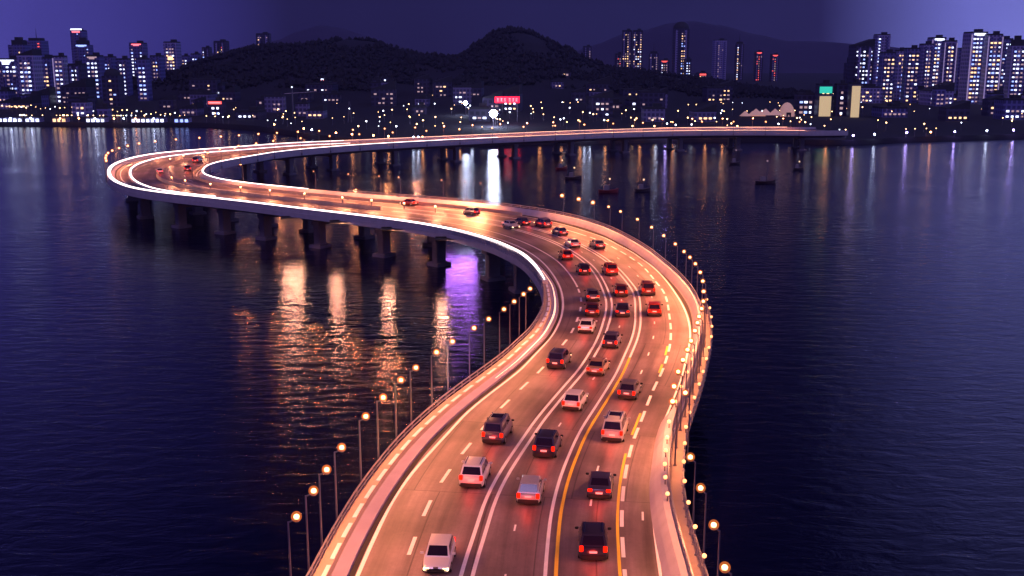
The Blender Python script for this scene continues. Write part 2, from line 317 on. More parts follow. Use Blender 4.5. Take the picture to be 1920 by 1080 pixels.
def ro(u): return st(u)[3]
def frame(u, off=0.0, z=DZ):
    a, b, c = st(u-.05), st(u), st(u+.05)
    tx, ty = c[0]-a[0], c[1]-a[1]; n = math.hypot(tx, ty) or 1
    return Vector((b[0]+off*ty/n, b[1]-off*tx/n, z))
def heading(u):
    a, c = st(u-.3), st(u+.3); return math.atan2(c[1]-a[1], c[0]-a[0])
def urange(a, b, step=.34):
    n = max(2, int(round((b-a)/step))+1); return [a+(b-a)*i/(n-1) for i in range(n)]
def sweep(mb, prof, a, b, step=.34, closed=True, mi=0):  # prof(u) -> [(offset, height above deck)]
    mb.loft([[frame(u, o, DZ+z) for o, z in prof(u)] for u in urange(a, b, step)], closed=closed, caps=closed, mi=mi)
U0, U1 = -PRE+.1, UMAX

# the carriageway
def road_mesh():
    us = urange(U0, U1, .34); NC = 9
    vs, uvs, fs = [], [], []
    for u in us:
        l, r = lo(u)+2.2, ro(u)-1.0
        for k in range(NC):
            o = l+(r-l)*k/(NC-1); p = frame(u, o, DZ); vs.append(tuple(p)); uvs.append((o, u*6))
    for i in range(len(us)-1):
        for k in range(NC-1):
            a = i*NC+k; fs.append((a, a+1, a+NC+1, a+NC))
    me = bpy.data.meshes.new('road'); me.from_pydata(vs, [], fs); me.materials.append(M['asphalt'])
    lay = me.uv_layers.new(name='road')
    for lp in me.loops: lay.data[lp.index].uv = uvs[lp.vertex_index]
    o = bpy.data.objects.new('road', me); S.collection.objects.link(o); return o
road = road_mesh(); tag(road, 'six lane asphalt carriageway winding across the bridge under orange lamp light', 'road', kind='structure')

def tab(pairs):
    def f(u):
        if u <= pairs[0][0]: return pairs[0][1]
        for (a, x), (b, y) in zip(pairs, pairs[1:]):
            if u <= b:
                t = (u-a)/(b-a); t = t*t*(3-2*t); return x+(y-x)*t
        return pairs[-1][1]
    return f
oWL = tab([(2, -8.9), (5, -8.2), (8, -7.25), (11, -6.95), (14, -7.0), (18, -6.9), (20, -6.8), (28, -8.6), (36, -8.4)])
oD1 = tab([(2, -6.2), (5, -5.65), (8, -5.25), (11, -4.95), (14, -4.55), (18, -4.4), (24, -4.6)])
oDW = tab([(0, -2.2), (2, -1.9), (5, -1.35), (8, -1.2), (11, -1.35), (14, -.9), (18, -.1), (22, .5), (30, .2), (60, 0), (104, 0)])
oYW = tab([(2, 3.0), (6, 3.0), (10, 2.5), (12, 2.5), (15, 3.2), (18, 3.5), (22, 4.0), (30, 4.4), (60, 4.6), (80, 3.6)])
oYD = tab([(2, 7.5), (5, 7.3), (8, 6.75), (12, 6.3), (15, 7.0), (18, 7.8), (22, 8.6), (28, 9)])
oRE = tab([(2, 9.8), (6, 9.3), (10, 8.75), (14, 8.5), (18, 9.3), (20, 9.9), (22, 10.9), (26, 12.2), (30, 11.4)])
def stripe(name, of, a, b, w, m, dash=None, z=.006):
    mb = MB()
    if dash is None: segs = [(a, b)]
    else:
        segs = []; u = a
        while u < b: segs.append((u, min(b, u+dash[0]/6))); u += (dash[0]+dash[1])/6
    for s0, s1 in segs:
        us = urange(s0, s1, .3)
        pts = [(frame(u, of(u)-w/2, DZ+z), frame(u, of(u)+w/2, DZ+z)) for u in us]
        for (p, q), (r, t) in zip(pts, pts[1:]): mb.quad(p, q, t, r)
    return mb.build(name, m, road)
stripe('edge_line', oWL, U0, 34, .26, M['paint'])
stripe('edge_line', lambda u: oRE(u), U0, 44, .20, M['paint'])
stripe('lane_line', oD1, U0, 15, .26, M['paint'], (2.6, 3.2))
stripe('lane_line', oD1, 15, 30, .24, M['paint'])
stripe('double_line', lambda u: oDW(u)-.36, U0, 30, .26, M['paint']); stripe('double_line', lambda u: oDW(u)+.36, U0, 30, .26, M['paint'])
stripe('double_line', lambda u: oYW(u)-.33, U0, 44, .24, M['paint'])
stripe('yellow_line', lambda u: oYW(u)+.33, U0, 9.0, .24, M['yellow']); stripe('double_line', lambda u: oYW(u)+.33, 9.0, 44, .24, M['paint'])
stripe('yellow_line', lambda u: oYD(u)-.20, U0, 4.2, .20, M['yellow']); stripe('yellow_line', lambda u: oYD(u)-.20, 5.0, 6.0, .20, M['yellow'])
stripe('yellow_line', lambda u: oYD(u)-.14, 8.2, 8.7, .24, M['yellow']); stripe('yellow_line', lambda u: oYD(u)-.14, 9.3, 9.9, .24, M['yellow'])
stripe('lane_line', lambda u: oYD(u)+.10, U0, 22, .26, M['paint'], (3.0, 1.7)); stripe('lane_line', oYD, 22, 44, .24, M['paint'])
stripe('lane_dash', lambda u: (oYW(u)+oYD(u))/2+.1, U0, 20, .15, M['paint'], (1.3, 5.6))
stripe('lane_dash', lambda u: (oDW(u)+oYW(u))/2-.2, U0, 20, .13, M['paint'], (1.0, 6.2))
stripe('lane_dash', lambda u: oRE(u)-.75, U0, 3, .15, M['paint'], (1.6, 9))
stripe('edge_line', lambda u: lo(u)+3.4, 44, 100, .25, M['paint']); stripe('edge_line', lambda u: ro(u)-2.0, 44, 100, .25, M['paint'])
stripe('lane_line', lambda u: lo(u)*.5, 30, 100, .2, M['paint'], (5, 7)); stripe('lane_line', lambda u: ro(u)*.5+1, 44, 100, .2, M['paint'], (5, 7))

bridge = empty('bridge', (0, 0, 0)); tag(bridge, 'long curving concrete road bridge with pale parapets sweeping across dark water', 'bridge')
# box girder and outer fascia
g = MB(); sweep(g, lambda u: [(lo(u), -.02), (lo(u), -.75), (lo(u)+1.8, -1.1), (lo(u)*.62, -2.3), (ro(u)*.62, -2.3), (ro(u)-1.8, -1.1), (ro(u), -.75), (ro(u), -.02)], U0, U1)
g.build('girder', M['girder'], bridge)
g = MB(); sweep(g, lambda u: [(lo(u)+.05, -.02), (lo(u)-.14, -.03), (lo(u)-.14, -1.05), (lo(u)+.02, -1.05)], 12, U1); g.build('fascia', M['concrete'], bridge)
g = MB(); sweep(g, lambda u: [(ro(u)+.14, .02), (ro(u)-.05, .02), (ro(u)-.05, -1.05), (ro(u)+.14, -1.05)], U0, U1); g.build('fascia', M['concrete'], bridge)
# left side: kerb gutter, pavement, low wall
g = MB(); sweep(g, lambda u: [(lo(u)+1.9, .005), (lo(u)+2.32, .005), (lo(u)+2.32, .012), (lo(u)+1.9, .012)], U0, U1); g.build('gutter', M['gutter'], bridge)
g = MB(); sweep(g, lambda u: [(lo(u)+.95, -.01), (lo(u)+1.95, -.01), (lo(u)+1.93, .22), (lo(u)+.95, .22)], U0, U1); g.build('pavement', M['pave'], bridge)
g = MB(); sweep(g, lambda u: [(lo(u)+.02, -.01), (lo(u)+.97, -.01), (lo(u)+.85, .55), (lo(u)+.05, .55)], U0, 15); g.build('parapet', M['tan'], bridge)
g = MB(); sweep(g, lambda u: [(lo(u)+.02, -.01), (lo(u)+.99, -.01), (lo(u)+.93, .95), (lo(u)+.05, .95)], 15, U1); g.build('parapet', M['concrete'], bridge)
# pale reflector strips along the left wall
for i in range(34):
    u = -1.5+i*.5
    g = MB(); sweep(g, lambda u: [(lo(u)+.55, .555), (lo(u)+.83, .555), (lo(u)+.83, .60), (lo(u)+.55, .60)], u, u+.36, .12); g.build('reflector_strip', M['paint'], bridge)
# right side: gutter and sloping barrier
g = MB(); sweep(g, lambda u: [(oRE(u)+.2 if u < 30 else ro(u)-1.5, .004), (ro(u)-.9, .004), (ro(u)-.9, .014), (oRE(u)+.2 if u < 30 else ro(u)-1.5, .014)], U0, U1); g.build('gutter', M['gutter'], bridge)
def rw(u): return min(1.35, max(.7, .7+(u-14)*.05)) if u > 6 else 1.25
g = MB(); sweep(g, lambda u: [(ro(u)-rw(u), -.01), (ro(u)+.02, -.01), (ro(u)+.02, 1.12), (ro(u)-rw(u)*.36, 1.12), (ro(u)-rw(u)*.72, .55)], U0, U1); g.build('parapet', M['concrete'], bridge)
# added glowing strips along the parapets stand in for the glow of traffic
def glow_strip(name, of, a, b, w, m, z0, h=.14):
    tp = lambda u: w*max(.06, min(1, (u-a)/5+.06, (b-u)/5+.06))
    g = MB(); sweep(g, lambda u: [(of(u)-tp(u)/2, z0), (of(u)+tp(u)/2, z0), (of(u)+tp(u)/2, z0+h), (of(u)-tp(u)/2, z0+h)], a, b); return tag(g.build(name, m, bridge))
glow_strip('light_strip', lambda u: lo(u)+.50, 15.1, 68, .85, M['led'], .965)
glow_strip('light_strip', lambda u: lo(u)+1.5, 7, 17, .22, M['ledwarm'], .23, .06)
glow_strip('light_strip', lambda u: lo(u)+6.0, 38, 68, .42, M['led'], .30)
g = MB(); sweep(g, lambda u: [(lo(u)+5.4, 0), (lo(u)+6.6, 0), (lo(u)+6.4, .30), (lo(u)+5.6, .30)], 37, 69); g.build('divider', M['concrete'], bridge)
glow_strip('light_strip', lambda u: ro(u)-.3, 36, 79, .34, M['led'], 1.14)
glow_strip('light_strip', lambda u: ro(u)-.3, 76, 102.5, .34, M['ledwarm'], 1.14)
glow_strip('light_strip', lambda u: lo(u)+.3, 64, 102, .26, M['ledwarm'], .97)
# central reserve from the far bend on
g = MB(); sweep(g, lambda u: [(oDW(u)-.35, .0), (oDW(u)+.35, .0), (oDW(u)+.15, .8), (oDW(u)-.15, .8)], 30.5, 99); g.build('central_barrier', M['tan'], bridge)
g = MB(); sweep(g, lambda u: [(ro(u)-2.9, 0), (ro(u)-2.5, 0), (ro(u)-2.6, .7), (ro(u)-2.8, .7)], 26, 62); g.build('kerb_wall', M['tan'], bridge)

# railings: two or three rails, every post a part
def railing(off, z0, h, a, b, step, rails, label):
    rl = MB()
    for rz in rails:
        sweep(rl, lambda u: [(off(u)-.05, z0+rz-.05), (off(u)+.05, z0+rz-.05), (off(u)+.05, z0+rz+.05), (off(u)-.05, z0+rz+.05)], a, b)
    ro_ = rl.build('railing', M['steel'], bridge); tag(ro_, label)
    pm = MB().tube((0, 0, 0), (0, 0, h), .06, .05, 6).box((0, 0, .06), (.22, .22, .12)); p0 = None
    n = min(100, int((b-a)*6/step))
    for i in range(n):
        u = a+(b-a)*(i+.5)/n
        if p0 is None: p = p0 = pm.build('railing_post', M['steel'], ro_)
        else: p = p0.copy(); S.collection.objects.link(p); p.parent = ro_
        p.location = frame(u, off(u), DZ+z0); p.rotation_euler.z = heading(u)
railing(lambda u: lo(u)-.02, 0, 1.15, -1, 24, 1.9, (.45, .78, 1.12), 'steel railing with posts outside the left pavement')
railing(lambda u: ro(u)+.12, .5, 1.15, -1, 34, 2.2, (.5, .8, 1.12), 'steel railing behind the right concrete barrier')
# kilted side walkway of steel below the right railing
g = MB(); sweep(g, lambda u: [(ro(u)+.14, -.35), (ro(u)+1.3, -.35), (ro(u)+1.3, -.25), (ro(u)+.14, -.25)], -3, 14); g.build('maintenance_walkway', M['tan'], bridge)
railing(lambda u: ro(u)+1.25, -.25, 1.05, -3, 13, 1.6, (.35, .7, 1.02), 'brown railing of the outer maintenance walkway')

# piers
def u_at_px(px, off, a, b, z=DZ):
    best = None
    for i in range(600):
        u = a+(b-a)*i/599; x, y = pix(frame(u, off(u), z))
        if best is None or abs(x-px) < best[0]: best = (abs(x-px), u)
    return best[1]
def pier(u, wall=True):
    h = heading(u); c = frame(u, 0, 0)
    n = Vector((math.sin(h), -math.cos(h), 0)); t = Vector((math.cos(h), math.sin(h), 0))
    l, r = lo(u)*.62, ro(u)*.62
    cap = MB(); cap.box((c.x, c.y, 5.25), (2.2, (r-l)+1.0, .9), h); pr = cap.build('pier', M['girder'], bridge, bevel=.1)
    for o in (l+.9, r-.9):
        p = c+n*o
        MB().box((p.x, p.y, 2.1), (1.7, 2.3, 6.2), h).build('column', M['girder'], pr, bevel=.15)
        MB().box((p.x, p.y, .15), (3.4, 3.6, 1.0), h).build('pile_cap', M['girder'], pr, bevel=.12)
for u in (1, 7, 13, 18.2): pier(u)
for px in (968, 915, 815, 712, 593, 490, 413, 330, 262): pier(u_at_px(px, lambda u: lo(u)*.62, 18, 47))
for u in [49, 53, 58, 62]+[65.5+4.6*k for k in range(8)]: pier(u)
for u in (102.5,): pier(u)

# ------------------------------------------------------------------ lamps
def lamp_proto(h, arm, bulb, bname, watts, r=.165, gl=True, col=(1, .30, .115), tilt=34):
    e = empty('street_lamp')
    MB().tube((0, 0, -.9), (0, 0, h-.1), .075, .045, 8).box((0, 0, -.55), (.3, .3, .7)).build('pole', M['pole'], e, smooth=True)
    MB().tube((0, 0, h-.15), (arm, 0, h+.08), .045, .04, 6).build('arm', M['pole'], e)
    hd = MB().tube((arm+.05, 0, h-.06), (arm+.05, 0, h+.12), .13, .20, 10).build('lamp_head', M['pole'], e)
    MB().ball((arm+.05, 0, h+.12+r*.7), r, 12, 8, (1, 1, .9)).build('bulb', M[bulb], hd, smooth=True)
    if gl: MB().ball((arm+.05, 0, h+.12+r*.7), r*1.85, 14, 9, (1, 1, 1)).build('glass_globe', M['globe'], hd, smooth=True)  # glowing shell added as the bulb's halo
    if watts:
        ld = bpy.data.lights.new('lamp_light', 'SPOT'); ld.spot_size = R_(144); ld.spot_blend = .6; ld.energy = watts; ld.color = col; ld.shadow_soft_size = .22
        lo_ = bpy.data.objects.new('lamp_light', ld); S.collection.objects.link(lo_); lo_.parent = e; lo_.location = (arm+.5, 0, h+.9); lo_.rotation_euler = (0, R_(-tilt), 0)
    return e
ORD = ['nearest the bottom edge'] + [w+' up from the bottom edge' for w in 'second third fourth fifth sixth seventh eighth ninth tenth eleventh twelfth thirteenth fourteenth fifteenth sixteenth seventeenth eighteenth nineteenth twentieth'.split()]+['%d positions up from the bottom edge' % k for k in range(21, 40)]
def place(tree, first, u, off, side, grp, label):
    e = tree[0] if first else copy_of(tree)
    e.location = frame(u, off(u), DZ); e.rotation_euler.z = heading(u)+(PI/2 if side > 0 else -PI/2)
    tag(e, label, 'street lamp', grp); return e
def fit_u(px, py, off, h, a, b):
    best = (1e9, a)
    for i in range(900):
        u = a+(b-a)*i/899; x, y = pix(frame(u, off(u), DZ+h)); d = (x-px)**2+(y-py)**2
        if d < best[0]: best = (d, u)
    return best[1], best[0]**.5
NEARW, FARW = 2000, 3600
pl = capture(lamp_proto(5.5, .45, 'bulb', 'bulb', NEARW)); offL = lambda u: lo(u)-.42
first = True
for px, py in [(588, 932), (607, 890), (631, 845), (672, 783), (707, 747), (738, 713), (766, 688), (807, 661), (840, 643), (879, 616), (909, 603), (941, 589), (966, 580), (985, 568), (1002, 560)]:
    u, d = fit_u(px, py, offL, 5.6, -1, 22)
    place(pl, first, u, offL, -1, 'lamps outside the near left railing', 'slim street lamp with glowing orange bulb standing outside the left railing over dark water'); first = False
for u in (-.4, -2.2):
    place(pl, False, u, offL, -1, 'lamps outside the near left railing', 'slim street lamp with glowing orange bulb standing outside the left railing over dark water')
pr_ = capture(lamp_proto(4.8, .3, 'bulb', 'bulb', NEARW*2.3, tilt=42)); pr_low = capture(lamp_proto(4.8, .3, 'bulb', 'bulb', NEARW*.75, tilt=30)); low0 = [True]; offR = lambda u: ro(u)+.55
first = True
for px, py in [(1143, 395), (1163, 407), (1197, 417), (1223, 433), (1246, 448), (1267, 465), (1281, 481), (1290, 493), (1299, 505), (1307, 519), (1313, 533), (1317, 551), (1320, 568), (1323, 583), (1325, 600), (1324, 613), (1321, 628), (1312, 647), (1305, 664), (1296, 684), (1288, 706), (1283, 732), (1279, 762), (1281, 810)]:
    u, d = fit_u(px, py, offR, 4.8, 4, 40)
    tr_, fi_ = (pr_, first) if py < 600 else (pr_low, low0[0])
    if py >= 600: low0[0] = False
    place(tr_, fi_, u, offR, 1, 'lamps in the close row round the right bend', 'slim street lamp with orange bulb in the close row behind the right barrier'); first = False
offR2 = lambda u: ro(u)+1.5
for px, py in [(1297, 742), (1290, 868), (1287, 935), (1322, 1000), (1372, 1072)]:
    u, d = fit_u(px, py, offR2, 4.8, -6, 13)
    place(pr_low, False, u, offR2, 1, 'lamps beside the outer walkway', 'bright orange street lamp beside the brown outer walkway at lower right')
pf = capture(lamp_proto(4.6, .3, 'farbulb', 'bulb', FARW, .26, (1, .36, .18)))
first = True
for px, py in [(1114, 384), (1087, 380), (1056, 373)]:
    u, d = fit_u(px, py, offR, 4.6, 22, 44)
    place(pf, first, u, offR, 1, 'lamps behind the right wall of the far straight', 'small dim lamp behind the lilac wall where the straight starts'); first = False
ps = capture(lamp_proto(5.2, .5, 'w_dim', 'bulb', FARW*1.9, .12, (1, .36, .18)))
first = True
for px, py in [(1003, 366), (980, 360), (925, 352), (875, 346), (830, 345), (750, 340), (713, 336), (655, 340), (590, 330), (520, 322), (455, 312)]:
    u, d = fit_u(px, py, offR, 5.2, 28, 52)
    place(ps, first, u, offR, 1, 'pale posts behind the straight', 'pale lamp post with faint bulb behind the lilac wall of the straight'); first = False
pg_ = capture(lamp_proto(4.6, .3, 'farbulb', 'bulb', 9500, .26, (1, .36, .18), tilt=0))
first = [True]
def far_tree(u):
    if u < 74: return pf, False
    f = first[0]; first[0] = False; return pg_, f
u = 46.5
while u < 102.5:
    place(*far_tree(u), u, offL, -1, 'lamps on the outer edge of hairpin and far bridge', 'tiny warm lamp on the outer left edge of the far bridge'); u += 1.25 if u < 66 else 2.2
u = 47
while u < 102.5:
    place(*far_tree(u), u, offR, 1, 'lamps on the inner edge of the far bridge', 'tiny warm lamp on the inner right edge of the far bridge'); u += 2.5
# bollard lamps on the central reserve
e = empty('bollard_lamp'); MB().tube((0, 0, .7), (0, 0, 1.7), .09, .08, 8).build('post', M['pole'], e); MB().ball((0, 0, 1.85), .24, 10, 6).build('bulb', M['smallbulb'], e, smooth=True)
ld = bpy.data.lights.new('lamp_light', 'POINT'); ld.energy = 1000; ld.color = (1, .34, .18); ld.shadow_soft_size = .3
l_ = bpy.data.objects.new('lamp_light', ld); S.collection.objects.link(l_); l_.parent = e; l_.location = (0, 0, 2.3)
tb = capture(e); first = True
for px, py in [(840, 403), (755, 396), (695, 385), (640, 380), (570, 372), (505, 365), (450, 357), (395, 347), (348, 334), (325, 322), (322, 308), (345, 297), (385, 288), (440, 281)]:
    u, d = fit_u(px, py, oDW, 1.9, 28, 76)
    b_ = tb[0] if first else copy_of(tb); first = False
    b_.location = frame(u, oDW(u), DZ); tag(b_, 'short glowing bollard lamp on the central barrier of the far road', 'bollard lamp', 'bollard lamps on the central barrier')
for grp_, base_ in (('lamps outside the near left railing', 'slim orange lamp outside the left railing, '), ('lamps in the close row round the right bend', 'slim orange lamp in the right bend row, '), ('lamps beside the outer walkway', 'orange lamp beside the outer walkway, ')):
    g_ = sorted([o for o in bpy.data.objects if o.get('group') == grp_], key=lambda o: o.location.y)
    for k, o in enumerate(g_): o['label'] = base_+ORD[k]
# small bulbs on the right barrier
e = empty('barrier_lamp'); MB().tube((0, 0, 0), (0, 0, .45), .05, .04, 6).build('post', M['pole'], e); MB().ball((0, 0, .55), .15, 10, 6).build('bulb', M['smallbulb'], e, smooth=True)
tb = capture(e); first = True; offB = lambda u: ro(u)-.15
for px, py in [(1306, 659), (1302, 675), (1289, 698), (1270, 722), (1262, 752), (1250, 790), (1246, 820), (1241, 844), (1247, 870), (1249, 895), (1256, 925)]:
    u, d = fit_u(px, py, offB, 1.65, 0, 18)
    b_ = tb[0] if first else copy_of(tb); first = False
    b_.location = frame(u, offB(u), DZ+1.12); tag(b_, 'small warm bulb on a short stem on top of the right concrete barrier', 'barrier lamp', 'bulbs on the right barrier')
offW = lambda u: ro(u)+1.25
for k in range(22):
    u = -1.6+k*.72; b_ = copy_of(tb); b_.location = frame(u, offW(u), DZ+.78)
    tag(b_, 'small warm bulb on the rail of the brown outer walkway at right', 'walkway lamp', 'bulbs along the outer walkway rail')
# added floodlights on the deck face, visored out of view, to streak the water
def flood(px, z, m, col, off=lambda u: lo(u)-.3, a=20, b=46, u=None, label='', w=4.0, hh=.17, vis=2.5):
    u = u_at_px(px, off, a, b, z) if u is None else u
    e = empty('deck_floodlight', frame(u, off(u), 0), 0)
    p = frame(u, off(u), z); d = Vector((-p.x, -p.y, 0)).normalized(); e.rotation_euler.z = math.atan2(d.y, d.x)
    MB().box((-.5, 0, z+.02), (.3, w+.2, hh+.5)).box((vis/2-.5, 0, z+hh/2+.05), (vis, w+.3, .05)).build('visor', M['gutter'], e)
    MB().box((-.33, 0, z), (.06, w, hh)).build('lens', m, e)
    MB().box((-.85, 0, z), (.9, .2, .14)).build('bracket', M['black'], e)
    tag(e, label, 'floodlight'); return e
M['amber_flood'] = mat('amber_floodlight', (.9, .7, .5), .4, emit=(1, .43, .27), estr=360)
for px, z, t in ((838, 7.25, 'nearest the bend'), (735, 7.25, 'second from the bend'), (638, 7.25, 'third from the bend'), (545, 6.8, 'farthest from the bend')):
    flood(px, z, M['amber_flood'], None, label='visored amber floodlight under the left deck edge, %s' % t)

# ------------------------------------------------------------------ cars
BODY = {}
def paint(name, col, rough=.28, metal=.35): BODY[name] = mat(name+'_car_paint', col, rough, metal, coat=.8)
for nm_, c_ in (('white', (.78, .76, .78)), ('silver', (.50, .49, .52)), ('black', (.030, .024, .055)), ('dark', (.07, .058, .11)), ('grey', (.12, .11, .14)), ('red', (.32, .03, .02)), ('maroon', (.12, .02, .02)), ('bronze', (.34, .20, .14))):
    paint(nm_, c_)
# kind: length, half width, belt height, roof height, nose end, windscreen base y, roof front, roof rear, tail base y
KIND = {'suv': (3.9, .95, 1.08, 1.74, .98, 1.00, .45, -1.42, -1.78), 'sedan': (3.9, .90, .95, 1.44, .74, .95, .30, -.85, -1.42),
        'hatch': (3.6, .88, .98, 1.54, .80, 1.0, .40, -1.12, -1.64), 'van': (4.1, .96, 1.15, 1.92, 1.0, 1.45, .95, -1.7, -1.96)}
def make_car(kind, colour):
    Ln, hw, belt, roof, nose, wy, rf, rr, tb_ = KIND[kind]; h = Ln/2
    e = empty('car'); bp = BODY[colour]
    tailtop = belt if kind != 'sedan' else belt-.02
    prof = [(-h, .84, .34, .72 if kind == 'sedan' else .80), (-h+.10, .95, .26, tailtop-.08), (-h+.45, 1, .22, tailtop), (tb_+.5, 1, .20, belt), (0, 1, .20, belt), (wy-.1, 1, .20, belt-.01), (wy+.25, .99, .20, nose+.05 if nose < belt else belt-.05), (h-.35, .95, .22, nose-.08), (h-.06, .86, .30, nose-.24), (h, .78, .38, nose-.34)]
    rings = []
    for y, w, zb, zt in prof:
        a = hw*w; rings.append([(-a*.9, y, zb), (-a, y, zb+.16), (-a*1.0, y, zb+(zt-zb)*.62), (-a*.93, y, zt-.03), (-a*.80, y, zt), (a*.80, y, zt), (a*.93, y, zt-.03), (a*1.0, y, zb+(zt-zb)*.62), (a, y, zb+.16), (a*.9, y, zb)])
    b = MB(); b.loft(rings)
    bo, to = hw*.90, hw*.74; zb = belt-.04
    G = [[(-bo, wy, zb), (bo, wy, zb), (bo, tb_, zb), (-bo, tb_, zb)], [(-to, rf, roof-.03), (to, rf, roof-.03), (to, rr, roof-.03), (-to, rr, roof-.03)]]
    top = [(-to*.86, rf-.14, roof), (to*.86, rf-.14, roof), (to*.86, rr+.12, roof), (-to*.86, rr+.12, roof)]
    b.loft([G[0], G[1], top], closed=True, caps=True)
    body = b.build('body', bp, e, smooth=True, bevel=.035, angle=35)
    def pane(name, q, push, inx=.10, iny=.12, shift=0):   # an inset pane lying proud of the cabin side
        q = [Vector(p) for p in q]; c = sum(q, Vector())/4
        n = (q[1]-q[0]).cross(q[3]-q[0]).normalized()
        if n.dot(c-Vector((0, (wy+tb_)/2, belt))) < 0: n = -n
        def lerp(u, v): return (q[0]*(1-u)+q[1]*u)*(1-v)+(q[3]*(1-u)+q[2]*u)*v
        o = [lerp(inx, iny), lerp(1-inx, iny), lerp(1-inx, 1-iny), lerp(inx, 1-iny)]
        m = MB(); m.loft([[p-n*.02 for p in o], [p+n*push for p in o]]); return m.build(name, M['glass'], e)
    B, T = G
    pane('windscreen', [B[0], B[1], T[1], T[0]], .018, .08, .10)
    pane('rear_window', [B[3], B[2], T[2], T[3]], .018, .08, .12)
    for s in (0, 1):
        f0, f1, r0, r1 = (B[1], T[1], B[2], T[2]) if s else (B[0], T[0], B[3], T[3])
        m0 = [(Vector(f0)*.5+Vector(r0)*.5), (Vector(f1)*.5+Vector(r1)*.5)]
        pane('side_window', [f0, m0[0], m0[1], f1], .018, .06, .14); pane('side_window', [m0[0], r0, r1, m0[1]], .018, .06, .14)
    for sx in (-1, 1):
        for y in (-h+.72, h-.75):
            w = MB().tube((sx*(hw-.20), y, .33), (sx*(hw+.012), y, .33), .33, None, 18).build('wheel', M['tyre'], e, smooth=True); w.data = w.data
            MB().tube((sx*(hw-.02), y, .33), (sx*(hw+.022), y, .33), .20, None, 12).build('rim', M['rim'], w)
        MB().box((sx*(hw+.12), wy-.30, belt+.08), (.24, .12, .16)).build('mirror', bp if colour in ('white', 'silver') else M['black'], e, bevel=.03)
        tz = .86 if kind in ('sedan', 'hatch') else 1.0
        tw, th = (.34, .20) if kind == 'sedan' else (.26, .36)
        m = MB(); m.box((sx*(hw*.93-tw/2), -h+.045, tz-.06), (tw, .20, th)); m.build('tail_light', M['tail'], e, bevel=.03)
        m = MB(); m.box((sx*(hw*.86-.16), h-.10, nose-.32), (.38, .20, .17)); m.build('headlight', M['head'], e, bevel=.03)
    MB().box((0, -h-.012, .62 if kind == 'sedan' else .74), (.50, .03, .14)).build('number_plate', M['plate'], e)
    MB().box((0, -h+.06, .38), (hw*1.70, .26, .30)).build('rear_bumper', M['black'], e, bevel=.04)
    MB().box((0, h-.06, .42), (hw*1.30, .18, .20)).build('grille', M['black'], e, bevel=.03)
    MB().box((0, h-.02, .60), (.30, .05, .10)).build('badge', M['chrome'], e)
    ld = bpy.data.lights.new('tail_glow', 'POINT'); ld.energy = 55; ld.color = (1, .03, .01); ld.shadow_soft_size = .3
    lo__ = bpy.data.objects.new('tail_glow', ld); S.collection.objects.link(lo__); lo__.parent = e; lo__.location = (0, -h-.75, .75)
    if kind in ('suv', 'van'):
        for sx in (-1, 1): MB().box((sx*to*.80, (rf+rr)/2, roof+.035), (.05, (rf-rr)*.8, .05)).build('roof_rail', M['chrome'], e)
    if kind == 'van': MB().box((0, rf-.95, roof+.008), (to*1.35, .95, .02)).build('sunroof', M['glass'], e)
    return e
protos = {}
def car(px, py, kind, colour, label, a=-1, b=34, flip=False, grp='cars driving along the bridge', voff=None):
    # wheels on the road where the photo has them
    w = P(px, py, DZ); best = (1e9, 0)
    for i in range(700):
        u = a+(b-a)*i/699; q = frame(u, 0); d = (q-w).length
        if d < best[0]: best = (d, u)
    u = best[1]; hd = heading(u)
    k = (kind, colour)
    if k not in protos: e = make_car(kind, colour); protos[k] = capture(e)
    else: e = copy_of(protos[k])
    l = KIND[kind][0]/2; s = -1 if flip else 1
    e.location = (w.x+math.cos(hd)*l, w.y+math.sin(hd)*l, DZ+.006); e.rotation_euler.z = hd-PI/2+(PI if flip else 0)
    tag(e, label, 'car', grp)
    return e
